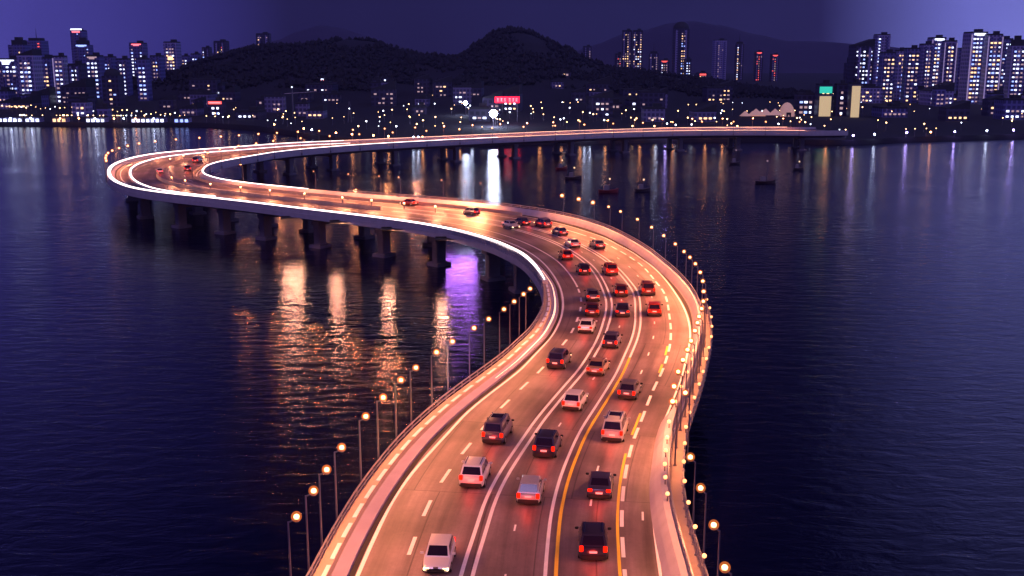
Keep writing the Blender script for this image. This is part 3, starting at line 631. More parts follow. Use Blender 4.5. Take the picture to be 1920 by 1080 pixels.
CARS = [
 (817, 1082, 'hatch', 'white', 'white car facing the camera with pale headlights, nearest the bottom edge', True),
 (1112, 1056, 'suv', 'black', 'black car with bright red tail lights, lowest in the lane left of the yellow dashes'),
 (990, 950, 'hatch', 'silver', 'silver hatchback alone in the lane between the two double lines, nearest the camera'),
 (1123, 940, 'sedan', 'dark', 'dark saloon with red tail lights directly ahead of the lowest black car'),
 (883, 919, 'suv', 'white', 'white sport utility car with dark rear window in the left lane'),
 (1019, 862, 'suv', 'black', 'black sport utility car just ahead of the silver hatchback'),
 (923, 836, 'van', 'dark', 'dark tall car straddling the left lane ahead of the white sport utility car'),
 (1147, 832, 'van', 'silver', 'silver people carrier with dark sunroof beside the yellow dashes'),
 (1070, 773, 'hatch', 'white', 'small white hatchback between the double lines in mid view'),
 (1174, 752, 'hatch', 'grey', 'grey hatchback ahead of the silver people carrier'),
 (1040, 694, 'suv', 'black', 'black boxy car in the left lane at the start of the bend'),
 (1114, 707, 'sedan', 'bronze', 'bronze saloon in the middle lane beside the black boxy car'),
 (1143, 655, 'hatch', 'dark', 'dark hatchback in the middle lane before the cars bunch up'),
 (1097, 627, 'sedan', 'white', 'white saloon in the left lane inside the bend'),
 (1110, 595, 'sedan', 'maroon', 'maroon saloon just ahead of the white saloon'),
 (1112, 567, 'sedan', 'grey', 'grey saloon ahead of the maroon saloon in the inner lane'),
 (1167, 596, 'sedan', 'black', 'black saloon following closely in the middle lane of the bend'),
 (1227, 595, 'hatch', 'red', 'red hatchback in the outer lane, the lower of its pair'),
 (1165, 558, 'hatch', 'maroon', 'maroon hatchback in the middle lane with cars around it'),
 (1216, 556, 'suv', 'maroon', 'maroon sport utility car in the outer lane, the upper of its pair'),
 (1148, 518, 'suv', 'red', 'red sport utility car on the upper part of the bend'),
 (1097, 517, 'hatch', 'black', 'black hatchback on the inner lane of the upper bend'),
 (1065, 489, 'hatch', 'red', 'small red hatchback alone near the inner line of the upper bend'),
 (1127, 468, 'sedan', 'grey', 'grey saloon nearest the outer wall on the upper bend'),
 (1080, 466, 'sedan', 'silver', 'silver saloon in the middle of the upper bend'),
 (1058, 443, 'sedan', 'dark', 'dark saloon where the bend meets the far straight'),
 (1028, 428, 'suv', 'dark', 'dark sport utility car on the far straight nearest the bend'),
 (988, 424, 'sedan', 'black', 'black saloon on the far straight before the first bollard lamps'),
]
for c in CARS: car(*c[:5], flip=len(c) > 5)
for px, py, k, c, lab in ((895, 404, 'hatch', 'grey', 'grey hatchback halfway along the far straight'), (352, 322, 'suv', 'dark', 'dark car crossing the middle of the hairpin bend'), (366, 306, 'van', 'dark', 'dark tall car leaving the hairpin bend'), (300, 326, 'sedan', 'white', 'white saloon inside the hairpin bend near the outer lanes'), (780, 386, 'sedan', 'red', 'red saloon on the far straight between bollard lamps')):
    car(px, py, k, c, lab, 24, 70)
# oncoming car with headlights on, far straight
car(968, 430, 'sedan', 'silver', 'oncoming car with bright headlights at the top of the bend', 14, 40, flip=True)

# ------------------------------------------------------------------ water, shore, hills
mb = MB(); mb.quad((-9000, -1500, 0), (9000, -1500, 0), (9000, 9000, 0), (-9000, 9000, 0))
tag(mb.build('harbour_water', M['water']), 'dark rippled harbour water with streaks of city light', 'water', kind='structure')
SH = [(-900, 237), (0, 236.5), (380, 238), (480, 244), (560, 256), (640, 268), (760, 276), (900, 274), (1000, 272), (1280, 267), (1480, 266), (1530, 272), (1600, 272), (1700, 266), (1920, 260), (2800, 258)]
SHP = [P(a, b, 0) for a, b in SH]
def shore_y(x):
    if x <= SHP[0].x: return SHP[0].y
    for p, q in zip(SHP, SHP[1:]):
        if x <= q.x: return p.y+(q.y-p.y)*(x-p.x)/(q.x-p.x)
    return SHP[-1].y
def sil(pts, D):
    w = [PY(a, b, D) for a, b in pts]; w = [(p.x, p.z) for p in w]
    def f(x):
        if x <= w[0][0] or x >= w[-1][0]: return 0
        for (a, h), (b, k) in zip(w, w[1:]):
            if x <= b:
                t = (x-a)/(b-a); return max(0, h+(k-h)*(t*.5+t*t*(3-2*t)*.5))
    return f
RD = 1300
ridge = sil([(240, 176), (290, 160), (330, 146), (400, 124), (450, 106), (500, 94), (560, 91), (620, 84), (660, 77), (690, 80), (720, 90), (760, 103), (800, 111), (845, 113), (870, 104), (895, 85), (925, 68), (955, 62), (985, 66), (1020, 80), (1060, 98), (1110, 122), (1150, 135), (1210, 141), (1300, 153), (1400, 168), (1500, 182), (1600, 192)], RD)
from mathutils import noise as mn_
def ground(x, y):
    sy = shore_y(x)
    d = (y-RD)/290
    h = 2.0+max(0, y-sy)*.006
    r = ridge(x)
    if r > 0: h += max(0, r-h+2)*math.exp(-d*d)*(1+.06*mn_.noise(Vector((x*.012, y*.012, 0))))+ (1.5*mn_.noise(Vector((x*.05, y*.05, 3)))*min(1, r/30))*math.exp(-d*d)
    return h
def terrain():
    xs = [-1800+i*12 for i in range(301)]; vs, fs = [], []
    ts = [0, .0008, .004, .01, .02, .035, .05, .07, .09]+[.11+.016*k for k in range(56)]
    for x in xs:
        sy = shore_y(x)
        for k, t in enumerate(ts):
            y = sy+t*1700
            vs.append((x, y-.5 if k == 0 else y, -1.0 if k == 0 else ground(x, y)))
    n = len(ts)
    for i in range(len(xs)-1):
        for k in range(n-1): a = i*n+k; fs.append((a, a+n, a+n+1, a+1))
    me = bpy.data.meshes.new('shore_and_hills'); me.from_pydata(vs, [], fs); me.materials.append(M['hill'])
    for p in me.polygons: p.use_smooth = True
    o = bpy.data.objects.new('shore_and_hills', me); S.collection.objects.link(o)
    tag(o, 'dark wooded hill with rounded twin peaks above the far shore', 'hills', kind='structure')
terrain()
def far_range():
    D = 3400
    r = sil([(330, 112), (420, 96), (470, 84), (520, 76), (560, 58), (600, 48), (640, 53), (690, 68), (740, 84), (800, 98), (860, 106), (960, 108), (1060, 100), (1120, 84), (1180, 62), (1250, 44), (1300, 41), (1350, 47), (1420, 66), (1480, 76), (1560, 80), (1640, 84), (1760, 98), (1900, 108), (2100, 112)], D)
    vs, fs = [], []; xs = [-1300+i*20 for i in range(170)]
    for x in xs:
        for k in range(15):
            y = D-700+k*100; d = (y-D)/320
            vs.append((x, y, -5+max(0, r(x)+5)*math.exp(-d*d)*(1+.05*mn_.noise(Vector((x*.008, y*.008, 5))))))
    for i in range(len(xs)-1):
        for k in range(14): a = i*15+k; fs.append((a, a+15, a+16, a+1))
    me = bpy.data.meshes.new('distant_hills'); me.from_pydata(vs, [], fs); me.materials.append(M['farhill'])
    for p in me.polygons: p.use_smooth = True
    o = bpy.data.objects.new('distant_hills', me); S.collection.objects.link(o)
    tag(o, 'faint violet mountain range far behind the city', 'hills', kind='structure')
far_range()

# woods on the hill: one mass of small crowns
def woods():
    rr = random.Random(2); vs, fs = [], []
    n = 0
    while n < 22000:
        px = rr.uniform(250, 1580); y = rr.uniform(930, 1420); x = (px-960)/F*y
        if ridge(x) < 4 or mn_.noise(Vector((x*.02, y*.012, 7))) < -.28+.3*rr.random(): n += 1; continue
        z = ground(x, y); s = 1.0+2.6*rr.random()**1.8; i = len(vs); hh = s*rr.uniform(.9, 1.7)
        vs.append((x, y, z+hh*1.3))
        for k in range(5):
            a = 2*PI*k/5+rr.random(); q = s*rr.uniform(.7, 1.1); vs.append((x+q*math.cos(a), y+q*math.sin(a), z+hh*rr.uniform(.4, .8)))
        vs.append((x, y, z-1))
        for k in range(5): fs += [(i, i+1+k, i+1+(k+1) % 5), (i+6, i+1+(k+1) % 5, i+1+k)]
        n += 1
    me = bpy.data.meshes.new('hillside_woods'); me.from_pydata(vs, [], fs); me.materials.append(M['leaf'])
    o = bpy.data.objects.new('hillside_woods', me); S.collection.objects.link(o); tag(o, 'dense dark woodland covering the near hill', 'woodland', kind='stuff')
M['leaf'] = mat('night_foliage', (.011, .011, .018), .9, noise=.5, nscale=.05)
woods()

# ------------------------------------------------------------------ buildings
WM = {}
def wmesh(key):                                          # a shallow lit pane: one shared mesh per colour
    if key not in WM:
        m = MB().box((0, 0, 0), (1, .12, 1)); o = m.build('lit_window', M[key]); WM[key] = o.data; bpy.data.objects.remove(o)
    return WM[key]
def window(parent, x, y, z, w, h, key, name='lit_window'):
    o = bpy.data.objects.new(name, wmesh(key)); S.collection.objects.link(o); o.parent = parent
    o.location = (x, y, z); o.scale = (w, 1, h); return o
def cells(w, h, n, r, keys, ww=1.7, wh=1.5, cluster=False, dx=3.0, dz=3.3):
    nx = max(1, int((w-1.5)//dx)); nz = max(1, int((h-3)//dz)); c = [(i, k) for i in range(nx) for k in range(nz)]
    if cluster:                                          # lit flats gather in vertical runs
        cols = [r.randrange(nx) for _ in range(max(1, nx//3))]
        c.sort(key=lambda q: r.random()-(.75 if q[0] in cols else 0))
    else: r.shuffle(c)
    return [((i-(nx-1)/2)*dx, 3+k*dz, ww*r.uniform(.7, 1.3), wh*r.uniform(.8, 1.1), r.choice(keys)) for i, k in c[:n]]
def tower(px, top, wpx, Y, fac, n, keys, label, grp=None, style='flat', cat='tower', cluster=True, depth=None, ww=1.7, wh=1.5, topkey=None, rot=None, name='tower', base=None):
    a = PY(px, top, Y); w = wpx/F*Y; r = random.Random(int(px*7+Y+top))
    zg = base if base is not None else max(1.5, ground(a.x, Y)-1) if Y < 1900 else 1.5
    H = max(5, a.z-zg); dp = depth or min(w, 22)
    e = empty(name, (a.x, Y, zg), r.uniform(-.12, .12) if rot is None else rot)
    b = MB(); b.box((0, dp/2, H/2), (w, dp, H))
    b.build('wall', FAC[fac], e)
    if w > 9 and H > 24:                                 # projecting balcony stacks
        v = MB()
        for k in (-.27, .27): v.box((w*k, -.5, H*.5), (w*.13, 1.0, H*.94))
        v.build('balcony_stack', FAC[(fac+1) % 4], e)
    t = MB(); y0 = dp/2
    if style == 'flat':
        t.box((0, y0, H+.6), (w*.96, dp*.96, 1.2)).box((w*.15, y0, H+2.2), (w*.35, dp*.4, 2.2)); t.build('roof', M['roofdark'], e)
    elif style == 'spire':
        t.box((0, y0, H+1.5), (w*.7, dp*.7, 3)).tube((0, y0, H+2), (0, y0, H+14), .5, .12, 6); t.build('roof', M['roofdark'], e)
    elif style == 'dome':
        t.ball((0, y0, H), w*.5, 16, 8, (1, dp/w, .9)); t.build('roof', M['roofdark'], e, smooth=True)
    elif style == 'step':
        t.box((0, y0, H+2.5), (w*.66, dp*.7, 5)).box((0, y0, H+6), (w*.36, dp*.4, 4)); t.build('roof', M['roofdark'], e)
    elif style == 'slant':
        t.loft([[(-w/2, 0, H), (w/2, 0, H), (w/2, dp, H), (-w/2, dp, H)], [(-w/2, 0, H+.5), (w/2, 0, H+w*.35), (w/2, dp, H+w*.35), (-w/2, dp, H+.5)]]); t.build('roof', M['roofdark'], e)
    if topkey:
        k = MB(); k.box((0, -.15, H-1.1), (w*.66, .5, 2.0)); k.build('crown_light', M[topkey], e)
    for x, z, cw, ch, key in cells(w, H, min(n, 100), r, keys, ww, wh, cluster): window(e, x, (-1.06 if w > 9 and H > 24 and .2 < abs(x/w) < .34 else -.08), z, cw, ch, key)
    tag(e, label, cat, grp); return e, w, H, dp
CW = ['w_white', 'w_white', 'w_blue', 'w_dim']; WW = ['w_warm', 'w_dim', 'w_dim', 'w_white']; DW_ = ['w_dim', 'w_dim', 'w_warm', 'w_blue']
T = [  # left downtown
 (12, 112, 42, 860, 0, 22, CW, 'tower at the left picture edge with a white light band at its crown', 'flat', 'w_white'),
 (30, 84, 30, 1150, 0, 16, DW_, 'dim blue tower behind the leftmost white-crowned tower', 'step', None),
 (46, 104, 32, 820, 3, 40, CW, 'pale tower with a ragged column of bright white windows near the left edge', 'slant', None),
 (62, 76, 30, 1250, 0, 12, ['w_dim', 'w_red'], 'tall dim tower with tiny red roof lights left of the spired tower', 'spire', None),
 (80, 110, 28, 900, 0, 18, DW_, 'plain blue tower with a few dim windows right of the ragged white-lit one', 'flat', None),
 (108, 107, 20, 840, 3, 44, CW, 'slender tower with a bright white vertical line of windows', 'flat', None),
 (142, 58, 22, 1400, 0, 10, ['w_dim', 'w_blue'], 'tallest left tower crowned by a glowing pink beacon', 'flat', 'pink_glow'),
 (152, 84, 28, 1200, 0, 16, ['w_blue', 'w_dim'], 'broad blue tower just behind and below the pink beacon', 'step', 'w_blue'),
 (138, 122, 24, 830, 2, 20, CW, 'darker mid-height tower standing in front of the beacon tower', 'flat', None),
 (172, 106, 26, 880, 0, 34, CW, 'tower with large white lit panels at its waist', 'flat', 'w_dim'),
 (205, 142, 30, 800, 2, 6, DW_, 'low dark tower with a rounded dome roof on the left shore', 'dome', None),
 (200, 108, 20, 1000, 0, 14, CW, 'thin blue tower rising behind the domed one', 'flat', None),
 (228, 112, 22, 900, 0, 34, CW, 'tower with stepped white windows right of the domed one', 'flat', None),
 (255, 82, 26, 1150, 0, 16, CW, 'tall tower with a pink light bar at its crown above the hill foot', 'flat', 'pink_glow'),
 (264, 112, 20, 850, 0, 40, CW, 'tower with scattered very bright white windows below the pink bar', 'flat', None),
 (290, 106, 20, 1000, 0, 12, DW_, 'dull blue tower left of the lilac-fronted one', 'flat', None),
 (318, 80, 24, 1120, 3, 26, ['w_dim', 'w_warm', 'w_white'], 'lilac fronted tower with an orange band halfway up', 'flat', None),
 (345, 106, 16, 1200, 0, 14, WW, 'narrow tower with warm windows behind the hill shoulder', 'flat', None),
 (364, 102, 14, 1250, 0, 10, CW, 'narrowest blue tower between two towers at the hill shoulder', 'flat', None),
 (385, 90, 14, 1500, 2, 16, CW, 'dark tower with a white window column just above the hill slope', 'flat', None),
 (411, 78, 22, 1550, 2, 20, ['w_dim', 'w_warm', 'w_red', 'w_white'], 'dark tower with mixed windows peeking over the hill slope', 'flat', None),
 (492, 64, 24, 1600, 2, 22, ['w_dim', 'w_warm'], 'lone tower with faint windows behind the left hill crest', 'flat', None),
 # behind the right hill shoulder
 (1102, 88, 14, 1600, 2, 10, ['w_dim'], 'very faint tower behind the main peak', 'flat', None),
 (1161, 102, 13, 1560, 2, 14, ['w_dim', 'w_red'], 'short reddish-lit tower at the left foot of the tall square tower', 'flat', None),
 (1176, 58, 18, 1540, 2, 34, ['w_dim', 'w_warm'], 'left half of the tall square twin tower', 'flat', None),
 (1196, 58, 18, 1530, 2, 44, ['w_warm', 'w_dim', 'w_white'], 'right half of the tall square twin tower with a warm window column', 'flat', None),
 (1226, 100, 18, 1650, 2, 12, ['w_dim'], 'dark pointed tower right of the twin tower', 'spire', None),
 (1246, 114, 18, 1500, 2, 26, WW, 'short tower with a red roof light', 'flat', 'w_red'),
 (1278, 54, 30, 1480, 2, 30, ['w_dim', 'w_blue', 'w_warm'], 'tall round topped dark tower, highest on the right skyline', 'dome', None),
 (1291, 112, 12, 1420, 2, 22, CW, 'short white-lit tower at the foot of the round topped tower', 'flat', None),
 (1318, 138, 18, 1300, 2, 14, WW, 'low block with a red sign band right of the round topped tower', 'flat', 'w_red'),
 (1352, 76, 22, 1700, 3, 14, ['w_dim'], 'pale hazy tower with two faint vertical edges', 'flat', None),
 (1388, 82, 14, 1650, 2, 16, WW, 'slim dark tower with warm windows right of the hazy one', 'spire', None),
 (1424, 98, 14, 1600, 2, 16, ['w_red', 'w_dim'], 'slim tower lit in red, left of its pair', 'flat', 'w_red'),
 (1454, 103, 14, 1580, 2, 12, ['w_red', 'w_dim'], 'slim tower with red lights, right of its pair', 'flat', 'w_red'),
 # right downtown
 (1600, 118, 24, 1000, 2, 10, CW, 'dark stepped block left of the bright right towers', 'step', None),
 (1622, 86, 36, 950, 2, 46, CW, 'dark tower with a slanting cluster of white windows', 'slant', None),
 (1658, 66, 24, 1150, 3, 22, CW, 'tall narrow tower left of the broad lit right towers', 'flat', None),
 (1668, 100, 24, 900, 0, 26, WW, 'squat tower with warm windows in front of the tall narrow one', 'flat', None),
 (1692, 96, 16, 940, 3, 16, DW_, 'thin pale tower in the gap of the right downtown', 'flat', None),
 (1714, 92, 24, 900, 0, 28, WW, 'blue tower with warm scattered windows in the right downtown', 'flat', None),
 (1742, 84, 20, 960, 3, 34, WW, 'pale rose tower left of the tallest lilac one', 'flat', None),
 (1762, 72, 26, 1000, 3, 80, CW+WW, 'tall lilac tower with rows of lit windows right of the gap', 'flat', 'w_white'),
 (1784, 78, 22, 900, 3, 80, WW, 'warm lit tower pressed against the tall lilac one', 'flat', None),
 (1810, 92, 22, 980, 0, 14, DW_, 'dim blue tower between the two brightest right towers', 'flat', None),
 (1838, 62, 32, 880, 3, 100, CW+['w_warm'], 'broad tower covered in bright windows near the right edge', 'flat', 'w_white'),
 (1868, 66, 26, 860, 3, 100, CW+['w_warm'], 'broad bright tower second from the right edge', 'flat', None),
 (1890, 74, 22, 1000, 0, 30, CW, 'blue tower tucked behind the two broad bright ones', 'flat', None),
 (1912, 86, 26, 860, 3, 60, CW, 'tower with stacked white windows cut by the right picture edge', 'step', None),
 (1950, 80, 34, 900, 0, 40, CW, 'wide tower just beyond the right picture edge', 'flat', None),
]
for px, top, w, Y, fac, n, keys, lab, style, tk in T:
    e, ww_, H, dp = tower(px, top, w, Y, fac, n, keys, lab, style=style, topkey=tk, ww=1.6 if px < 400 or px > 1590 else 1.4, wh=1.2)
    if px == 142:
        MB().box((0, 1, H+2), (14, 2, 1.8)).build('beacon', M['w_white'], e); 
    if px == 318: MB().box((0, -.25, H*.52), (ww_*.6, .4, 3.4)).build('light_band', M['w_warm'], e)
    if px == 12: MB().box((-1, -.3, H-2), (6.2, .4, 3.4)).build('crown_sign', M['w_white'], e)
    if px in (1762, 1784, 1838, 1868): # lit corner fins
        for s in (-1, 1): MB().box((s*ww_*.47, -.2, H*.5), (ww_*.07, .35, H*.96)).build('lit_fin', M['lilaclit'], e)
    if px == 108: MB().box((-ww_*.46, -.2, H*.5), (.8, .35, H*.95)).build('lit_fin', M['lilaclit'], e)

# particular low buildings along the shore
def low(px, top, wpx, Y, n, keys, label, **k): return tower(px, top, wpx, Y, k.pop('fac', 2), n, keys, label, cat=k.pop('cat', 'building'), cluster=k.pop('cluster', False), name='building', **k)
e, w, H, dp = low(403, 192, 26, 700, 18, ['w_white', 'w_blue', 'w_white'], 'building with a salmon roof sign above the hairpin bend')
MB().box((0, -.4, H-.2), (w*.95, .5, 1.8)).build('roof_sign', M['w_red'], e); MB().box((0, -.75, H-.2), (w*.8, .2, .7)).build('sign_text', M['glyph'], e)
low(488, 189, 17, 800, 30, ['w_white', 'w_white', 'w_dim'], 'pale block packed with white windows, left of its pair', ww=1.5)
low(512, 188, 16, 790, 30, ['w_white'], 'pale block packed with white windows, right of its pair', ww=1.5)
e, w, H, dp = low(607, 158, 12, 950, 4, ['w_white'], 'narrow block carrying a tall red vertical sign')
MB().box((-w*.2, -.6, H-5.5), (2.6, .8, 13)).build('vertical_sign', M['w_red'], e); MB().box((-w*.2, -.6, H+1.6), (2.2, .8, 1.2)).build('sign_cap', M['w_white'], e)
low(634, 158, 22, 950, 22, ['w_white', 'w_dim'], 'hillside block with bright white windows right of the red vertical sign')
low(703, 166, 22, 980, 14, ['w_white', 'w_dim'], 'white windowed block on the left hill foot')
low(722, 160, 10, 1000, 12, ['w_white'], 'slim block with a white window column on the hill foot')
low(1054, 168, 32, 1000, 20, ['w_dim', 'w_warm', 'w_dim'], 'wide faint block with a row of dim windows below the main peak')
low(1150, 199, 34, 760, 12, ['w_warm', 'w_dim'], 'low terrace with a warm window row behind the far bridge')
low(1200, 196, 40, 800, 16, ['w_dim', 'w_white'], 'long low block with dotted windows behind the far bridge')
e, w, H, dp = low(1549, 160, 25, 700, 8, ['w_warm'], 'cream floodlit block with a teal light panel on top')
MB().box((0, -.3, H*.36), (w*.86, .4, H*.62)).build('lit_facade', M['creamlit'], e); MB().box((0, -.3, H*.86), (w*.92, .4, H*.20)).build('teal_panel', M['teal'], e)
e, w, H, dp = low(1606, 158, 18, 690, 8, ['w_warm'], 'amber floodlit narrow block at the right of the dark block')
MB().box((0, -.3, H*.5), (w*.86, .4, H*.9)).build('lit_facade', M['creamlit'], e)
low(1580, 160, 20, 700, 12, ['w_white', 'w_dim'], 'dark block with few white windows between two floodlit ones')
low(1512, 178, 30, 710, 10, CW, 'low dark block left of the cream floodlit one')
# half dome hall and membrane canopies
p = PY(1476, 199, 700); e = empty('domed_hall', (p.x, 700, 2)); d_ = MB(); d_.ball((0, 0, 0), 5.4, 20, 12, (1, 1, 1.9)); d_.build('shell', M['tent'], e, smooth=True)
MB().box((0, -4.9, 2), (3, .6, 4)).build('doorway', M['roofdark'], e); tag(e, 'rounded rose coloured hall with a glowing shell on the right shore', 'hall')
for px, py, s, lab in ((1436, 198, 1.0, 'peaked rose canopy left of the domed hall'), (1412, 202, .8, 'smaller peaked canopy farther left of the domed hall')):
    p = PY(px, py, 680); e = empty('membrane_canopy', (p.x, 680, 2)); t = MB()
    for k in (-1, 0, 1): t.tube((k*6*s, 0, 3.2*s), (k*6*s, 0, 7*s), 4.4*s, .3, 12)
    t.build('membrane', M['tent'], e, smooth=True)
    for k in (-9, 9): MB().tube((k*s, 0, 0), (k*s, 0, 3.6*s), .2, None, 6).build('mast', M['pole'], e)
    tag(e, lab, 'canopy')
# ring shaped light sign and rows of waterfront frontages
p = PY(607, 225, 720); e = empty('ring_sign', (p.x, 720, p.z)); rg = MB(); 
for k in range(20):
    a, b = 2*PI*k/20, 2*PI*(k+1)/20; rg.tube((math.cos(a)*2.6, 0, math.sin(a)*2.8), (math.cos(b)*2.6, 0, math.sin(b)*2.8), .38, None, 6)
rg.build('ring', M['w_white'], e); MB().tube((0, .5, -3), (0, .5, -p.z+1), .3, None, 6).build('mast', M['pole'], e); tag(e, 'upright white ring of light standing on the shore', 'light sign')
p = PY(828, 181, 900); e = empty('ring_sign', (p.x, 900, p.z)); rg = MB()
for q in (-4.5, 4.5):
    for k in range(16):
        a, b = 2*PI*k/16, 2*PI*(k+1)/16; rg.tube((q+math.cos(a)*3.2, 0, math.sin(a)*2.4), (q+math.cos(b)*3.2, 0, math.sin(b)*2.4), .4, None, 6)
rg.build('ring', M['w_warm'], e); MB().tube((0, .5, -2.4), (0, .5, -8), .4, None, 6).build('mast', M['pole'], e); tag(e, 'pair of linked warm light rings on the hill foot', 'light sign')
# the red sign board with pale letters
p = PY(951, 187, 640); e = empty('red_sign', (p.x, 640, ground(p.x, 640)))
zz = p.z-e.location.z
MB().box((0, 0, zz), (14.5, .5, 3.6)).build('board', M['red_sign'], e)
gl = random.Random(3)
for i in range(6):
    x = -5.4+i*2.05+(.7 if i > 2 else 0); g = MB()
    g.box((x, -.32, zz+.75), (1.35, .15, .22)).box((x, -.32, zz-.05), (1.2, .15, .22)).box((x, -.32, zz-.8), (1.4, .15, .22)).box((x+gl.uniform(-.3, .3), -.34, zz), (.25, .12, 1.9))
    g.build('letter', M['glyph'], e)
for x in (-6, 6): MB().tube((x, .5, 0), (x, .5, zz), .25, None, 6).build('post', M['pole'], e)
tag(e, 'long red illuminated sign with six pale letters above the far bridge', 'sign')
# floodlight masts
for px, py, Y, r, s, lab in ((925, 213, 600, 2.1, 1, 'brilliant blue-white floodlight on a mast, the brightest light of the shore'), (873, 193, 700, 1.25, .8, 'smaller white floodlight left of the brightest one')):
    p = PY(px, py, Y); zg = ground(p.x, Y); e = empty('floodlight_mast', (p.x, Y, zg))
    MB().tube((0, 0, 0), (0, 0, p.z-zg-r), .35, .2, 8).build('mast', M['pole'], e, smooth=True)
    MB().ball((0, 0, p.z-zg), r, 16, 10).build('lamp_globe', M['flood'], e, smooth=True); tag(e, lab, 'floodlight')
# lattice crane and mast
p = PY(655, 200, 640); e = empty('lattice_mast', (p.x, 640, 2)); t = MB(); hh = p.z-2
for sx in (-1, 1):
    for sy in (-1, 1): t.tube((sx*1.1, sy*1.1, 0), (sx*.3, sy*.3, hh+3), .14, .1, 5)
for k in range(9): z = hh*k/9; w = 1.1-.75*k/9; t.tube((-w, -w, z), (w, -w, z+hh/9), .08, None, 4); t.tube((w, -w, z), (-w, -w, z+hh/9), .08, None, 4)
t.build('lattice', M['pole'], e); tag(e, 'thin lattice mast rising behind the far bridge at centre left', 'mast')
p = PY(548, 176, 700); e = empty('harbour_crane', (p.x, 700, 2)); hh = p.z-2; t = MB().tube((0, 0, 0), (0, 0, hh), .6, .45, 6); t.build('tower_leg', M['pole'], e)
MB().tube((-5, 0, hh), (16, 0, hh+1.5), .35, .2, 5).tube((0, 0, hh+4), (14, 0, hh+1.4), .1, None, 4).tube((0, 0, hh), (0, 0, hh+4), .3, None, 5).build('jib', M['pole'], e)
MB().ball((0, -.5, hh+4.3), .5, 8, 6).build('beacon', M['w_white'], e, smooth=True); tag(e, 'harbour crane with a long jib against the left hill foot', 'crane')

# many low buildings between the hill and the water
LAND = [(12, 'left picture edge'), (62, 'second quay shed'), (142, 'pink beacon tower'), (205, 'domed tower'), (260, 'tower with the pink bar'), (318, 'lilac fronted tower'), (403, 'salmon roof sign'), (500, 'pair of white windowed blocks'), (548, 'harbour crane'), (604, 'red vertical sign'), (655, 'lattice mast'), (712, 'white hill foot blocks'), (828, 'linked warm rings'), (873, 'smaller floodlight'), (951, 'long red sign'), (1054, 'wide faint block'), (1187, 'square twin tower'), (1278, 'round topped tower'), (1352, 'hazy tower'), (1440, 'peaked canopies'), (1549, 'cream floodlit block'), (1622, 'slanting white cluster tower'), (1714, 'blue warm windowed tower'), (1775, 'tall lilac tower'), (1850, 'broad bright towers'), (1915, 'right picture edge')]
SEEN_L = {}
def lowlabel(px, py, keys, w, st_):
    near = min(LAND, key=lambda q: abs(q[0]-px)); d = px-near[0]
    pos = 'right of' if d > 9 else 'left of' if d < -9 else 'below'
    col = {'w_warm': 'warm', 'w_white': 'white', 'w_dim': 'faint'}[keys[0]]+(' and white' if len(keys) > 2 else '')
    l = '%s low %s building, %s windows, %s the %s' % ('wide' if w > 38 else 'narrow' if w < 27 else 'mid-sized', 'flat roofed' if st_ == 'flat' else 'slant roofed', col, pos, near[1])
    k = SEEN_L[l] = SEEN_L.get(l, 0)+1
    return l if k == 1 else l+[', the other one', ', a third one', ', a fourth one'][min(k-2, 2)]
r = random.Random(11); n_low = 0
while n_low < 70:
    px = r.uniform(-20, 1940); Y = r.uniform(640, 930)
    a = PY(px, 200, Y)
    if Y < shore_y(a.x)+18: continue
    if 1380 < px < 1620 and Y < 720: continue
    hgt = r.uniform(4, 13); zg = ground(a.x, Y); q = pix((a.x, Y, zg+hgt))
    side = px < 330 or px > 1600; wl = r.uniform(18, 52); sl_ = r.choice(['flat', 'slant'])
    keys = r.choice([['w_warm', 'w_dim'], ['w_white', 'w_dim'], ['w_warm', 'w_white', 'w_dim'], ['w_dim']])
    tower(px, q[1], wl, Y, r.choice([0, 3, 2]) if side else r.choice([2, 2, 1]), r.randint(3, 9) + (6 if side else 0), keys,
          lowlabel(px, q[1], keys, wl, sl_), 'low buildings on the far shore', cat='building', cluster=False, name='building', ww=1.6, wh=1.1, style=sl_)
    n_low += 1
# lamps on the shore: proto per colour
LT = {}
QO = {}
def shore_lamp(x, y, h, key, rad, grp, label, cat='street lamp'):
    k = (key, rad, round(h, 1))
    if k not in LT:
        e = empty('shore_lamp'); MB().tube((0, 0, 0), (0, 0, h), .14, .08, 6).build('pole', M['pole'], e); MB().ball((0, 0, h+rad*.6), rad, 8, 6).build('bulb', M[key], e, smooth=True); LT[k] = capture(e)
    else: e = copy_of(LT[k])
    e.location = (x, y, ground(x, y)-.1); tag(e, label, cat, grp); return e
M['q_warm'] = mat('quay_lamp_warm', (.9, .7, .5), .4, emit=(1, .36, .13), estr=26)
M['q_white'] = mat('quay_lamp_white', (.9, .9, .9), .4, emit=(.60, .68, 1), estr=36)
M['q_violet'] = mat('quay_lamp_violet', (.8, .7, .9), .4, emit=(.45, .33, 1), estr=55)
M['s_warm'] = mat('shore_lamp_warm', (.9, .7, .5), .4, emit=(1, .55, .24), estr=9, sampling='NONE')
M['s_white'] = mat('shore_lamp_white', (.9, .9, .9), .4, emit=(.8, .85, 1), estr=9, sampling='NONE')
QORD = 'first second third fourth fifth sixth seventh eighth ninth tenth eleventh twelfth thirteenth fourteenth fifteenth sixteenth seventeenth eighteenth nineteenth twentieth twenty-first twenty-second twenty-third twenty-fourth twenty-fifth twenty-sixth twenty-seventh twenty-eighth twenty-ninth'.split()
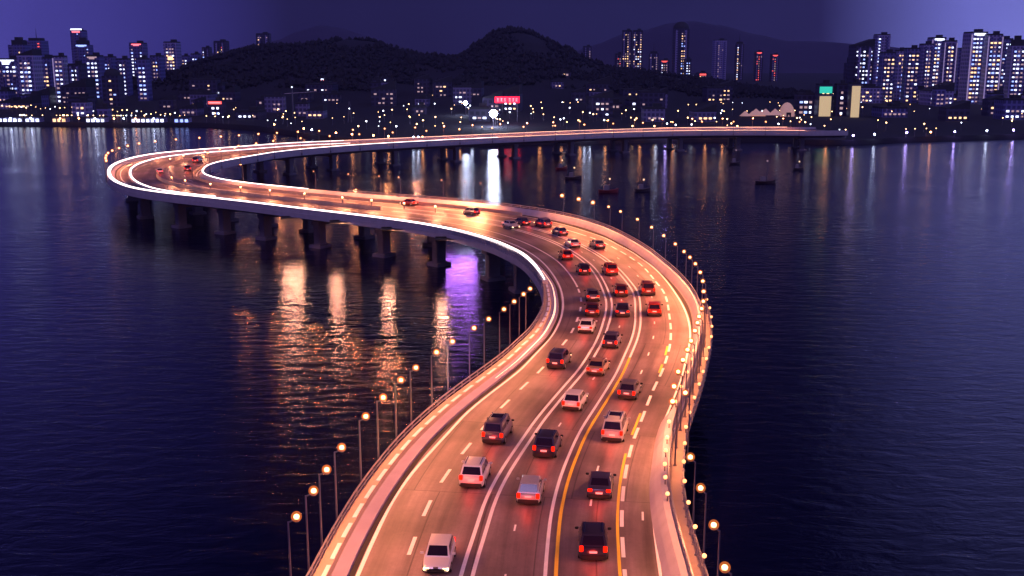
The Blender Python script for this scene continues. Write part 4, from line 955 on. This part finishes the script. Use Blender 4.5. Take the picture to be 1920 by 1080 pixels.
QL = [(700, 'q_warm'), (728, 'q_warm'), (775, 'q_white'), (784, 'q_white'), (792, 'q_warm'), (836, 'q_warm'), (862, 'q_warm'), (885, 'q_white'), (962, 'q_warm'), (1012, 'q_warm'), (1053, 'q_warm'), (1071, 'q_white'), (1088, 'q_warm'), (1096, 'q_white'), (1106, 'q_white'), (1135, 'q_warm'), (1169, 'q_warm'), (1200, 'q_warm'), (1230, 'q_white'), (1248, 'q_violet'), (1256, 'q_violet'), (1262, 'q_warm'), (1323, 'q_warm'), (1355, 'q_warm'), (1550, 'q_warm'),
                                (1600, 'q_violet'), (1640, 'q_white'), (1700, 'q_violet'), (1745, 'q_warm'), (1790, 'q_violet'), (1850, 'q_white'), (1900, 'q_violet'),  # violet lamps on this side added so the water reflects violet
                                (515, 'q_warm'), (570, 'q_warm'), (585, 'q_white'), (630, 'q_warm'), (660, 'q_warm'),
                                (22, 'q_white'), (60, 'q_white'), (115, 'q_warm'), (180, 'q_white'), (216, 'q_warm'), (234, 'q_white'), (256, 'q_warm'), (290, 'q_white'), (150, 'q_warm')]
qrank = [sum(1 for b in QL if b[1] == a[1] and b[0] < a[0]) for a in QL]
for i, (px, key) in enumerate(QL):
    p = P(px, 250, 0); 
    for _ in range(6): y = shore_y(p.x); p = PY(px, 250, y+1.5)
    c = {'q_warm': 'orange', 'q_white': 'white', 'q_violet': 'violet'}[key]
    shore_lamp(p.x, p.y, 2.2, key, .42, 'quay lamps in %s' % c, '%s quay lamp with streak on the water, %s of its colour from the left' % (c, QORD[qrank[i]]), 'quay lamp')
for px, wpx, key, lab in ((20, 46, 'w_white', 'long white-lit quay shed at the far left'), (62, 28, 'w_white', 'short white-lit quay shed second from the left'), (112, 26, 'w_warm', 'warm lit quay shed with a bright roof edge'), (180, 36, 'w_white', 'white-lit quay shed below the domed tower'), (278, 62, 'w_white', 'longest bright white ferry pier hall left of the bend'), (341, 28, 'w_blue', 'blue-lit pier hall nearest the hairpin bend')):
    y = shore_y(PY(px, 240, 620).x)+4; p = PY(px, 240, y); w = wpx/F*y; e = empty('quay_shed', (p.x, y, 1.8))
    MB().box((0, 3, 1.6), (w, 6, 3.2)).build('wall', FAC[3], e)
    MB().loft([[(-w/2, -.6, 3.2), (w/2, -.6, 3.2), (w/2, 6.6, 3.2), (-w/2, 6.6, 3.2)], [(-w/2, 2.8, 4.6), (w/2, 2.8, 4.6), (w/2, 3.2, 4.6), (-w/2, 3.2, 4.6)]]).build('roof', M['roofdark'], e)
    nn = max(3, int(w/2.6))
    for k in range(nn): window(e, -w/2+w*(k+.5)/nn, -.08, 1.6, w/nn*.62, 1.7, key)
    tag(e, lab, 'shed')
r = random.Random(5)
chain = [(x, 196+ (x*.05)+r.uniform(-3, 3)) for x in range(4, 350, 9)]+[(r.uniform(360, 1560), r.uniform(190, 236)) for _ in range(165)]+[(r.uniform(0, 340), r.uniform(216, 234)) for _ in range(34)]+[(r.uniform(1560, 1920), r.uniform(170, 250)) for _ in range(46)]
for px, py in chain:
    # choose the ground spot whose lamp head shows there
    lo_y, hi_y = 520, 1250
    for _ in range(26):
        m_ = (lo_y+hi_y)/2; q = PY(px, py, m_); x = q.x
        if m_ < shore_y(x)+3: lo_y = m_; continue
        if q.z > ground(x, m_)+4.5: lo_y = m_
        else: hi_y = m_
    y = lo_y; x = PY(px, py, y).x
    if y < shore_y(x)+2: y = shore_y(x)+3; x = PY(px, py, y).x
    k = 's_warm' if r.random() < .72 else 's_white'
    shore_lamp(x, y, 4.0, k, r.choice([.2, .28, .38]), 'warm street lamps scattered over the far shore' if k == 's_warm' else 'white street lamps scattered over the far shore', 'tiny %s street lamp among the low shore buildings' % ('orange' if k == 's_warm' else 'white'))
# added violet floodlight behind the near straight, placed to tint the water between piers
flood(862, 6.2, M['violet_flood'], None, off=lambda u: ro(u)+.6, a=20, b=36, label='visored violet floodlight under the right deck edge, seen between two piers', w=7.0, hh=.9, vis=2.4)

# ------------------------------------------------------------------ boats
def boat(px, py, Ln, kind, label, rot):
    p = P(px, py, 0); e = empty('sailing_boat' if kind == 'sail' else 'fishing_boat', (p.x, p.y, 0), rot)
    h = Ln/2; w = Ln*.16; rings = []
    for t, ws, zt in ((-1, .75, .9), (-.6, 1, .8), (0, 1, .75), (.6, .75, .95), (.9, .3, 1.25), (1, .05, 1.4)):
        x = t*h; a = w*ws; rings.append([(x, -a*.5, -.2), (x, -a, zt*.9), (x, -a*.9, zt), (x, a*.9, zt), (x, a, zt*.9), (x, a*.5, -.2)])
    b = MB(); b.loft(rings); b.build('hull', M['hullred'] if kind == 'red' else M['hull'], e, smooth=True)
    MB().box((-h*.25, 0, 1.5), (Ln*.28, w*1.3, 1.5), taper=.85).build('cabin', M['cabin'], e, bevel=.08)
    mh = Ln*(.95 if kind == 'sail' else .5)
    ms = MB().tube((h*.1, 0, .8), (h*.1, 0, mh+1), .10, .06, 6).build('mast', M['pole'], e)
    if kind == 'sail': MB().tube((h*.1, 0, 2.2), (-h*.7, 0, 2.3), .12, None, 6).build('boom', M['pole'], ms)
    MB().ball((h*.1, 0, mh+1.1), .24, 8, 6).build('mast_light', M['w_warm' if kind != 'sail' else 'w_dim'], e, smooth=True)
    tag(e, label, 'boat')
boat(1141, 361, 6, 'red', 'red hulled fishing boat nearest the bend, with a lit mast top', .1)
boat(1205, 359, 5, 'dark', 'dark fishing boat right of the red hulled boat', .2)
boat(1435, 344, 6.5, 'sail', 'moored sailing boat with a tall bare mast on the right water', -.1)
boat(1378, 308, 4.5, 'sail', 'small boat with a thin mast nearest the far shore on the right', .3)
boat(1497, 319, 4, 'dark', 'small dark boat farthest right on the open water', .1)
boat(1075, 336, 5.5, 'dark', 'small boat beside the white light streak', 0)
boat(1053, 318, 4.5, 'red', 'tiny red lit boat left of the other boats', .4)

# ------------------------------------------------------------------ haze: thin night air over the harbour
hz = MB(); hz.box((0, 1900, 118), (5200, 4600, 242)); hm = bpy.data.materials.new('night_haze'); hm.use_nodes = True
n = hm.node_tree.nodes; n.clear(); o_ = n.new('ShaderNodeOutputMaterial'); v_ = n.new('ShaderNodeVolumePrincipled')
v_.inputs['Color'].default_value = (.60, .55, 1.0, 1); v_.inputs['Density'].default_value = .00007; v_.inputs['Anisotropy'].default_value = .3
hm.node_tree.links.new(v_.outputs[0], o_.inputs['Volume'])
tag(hz.build('haze', hm), 'thin violet night haze over the harbour', 'haze', kind='stuff')
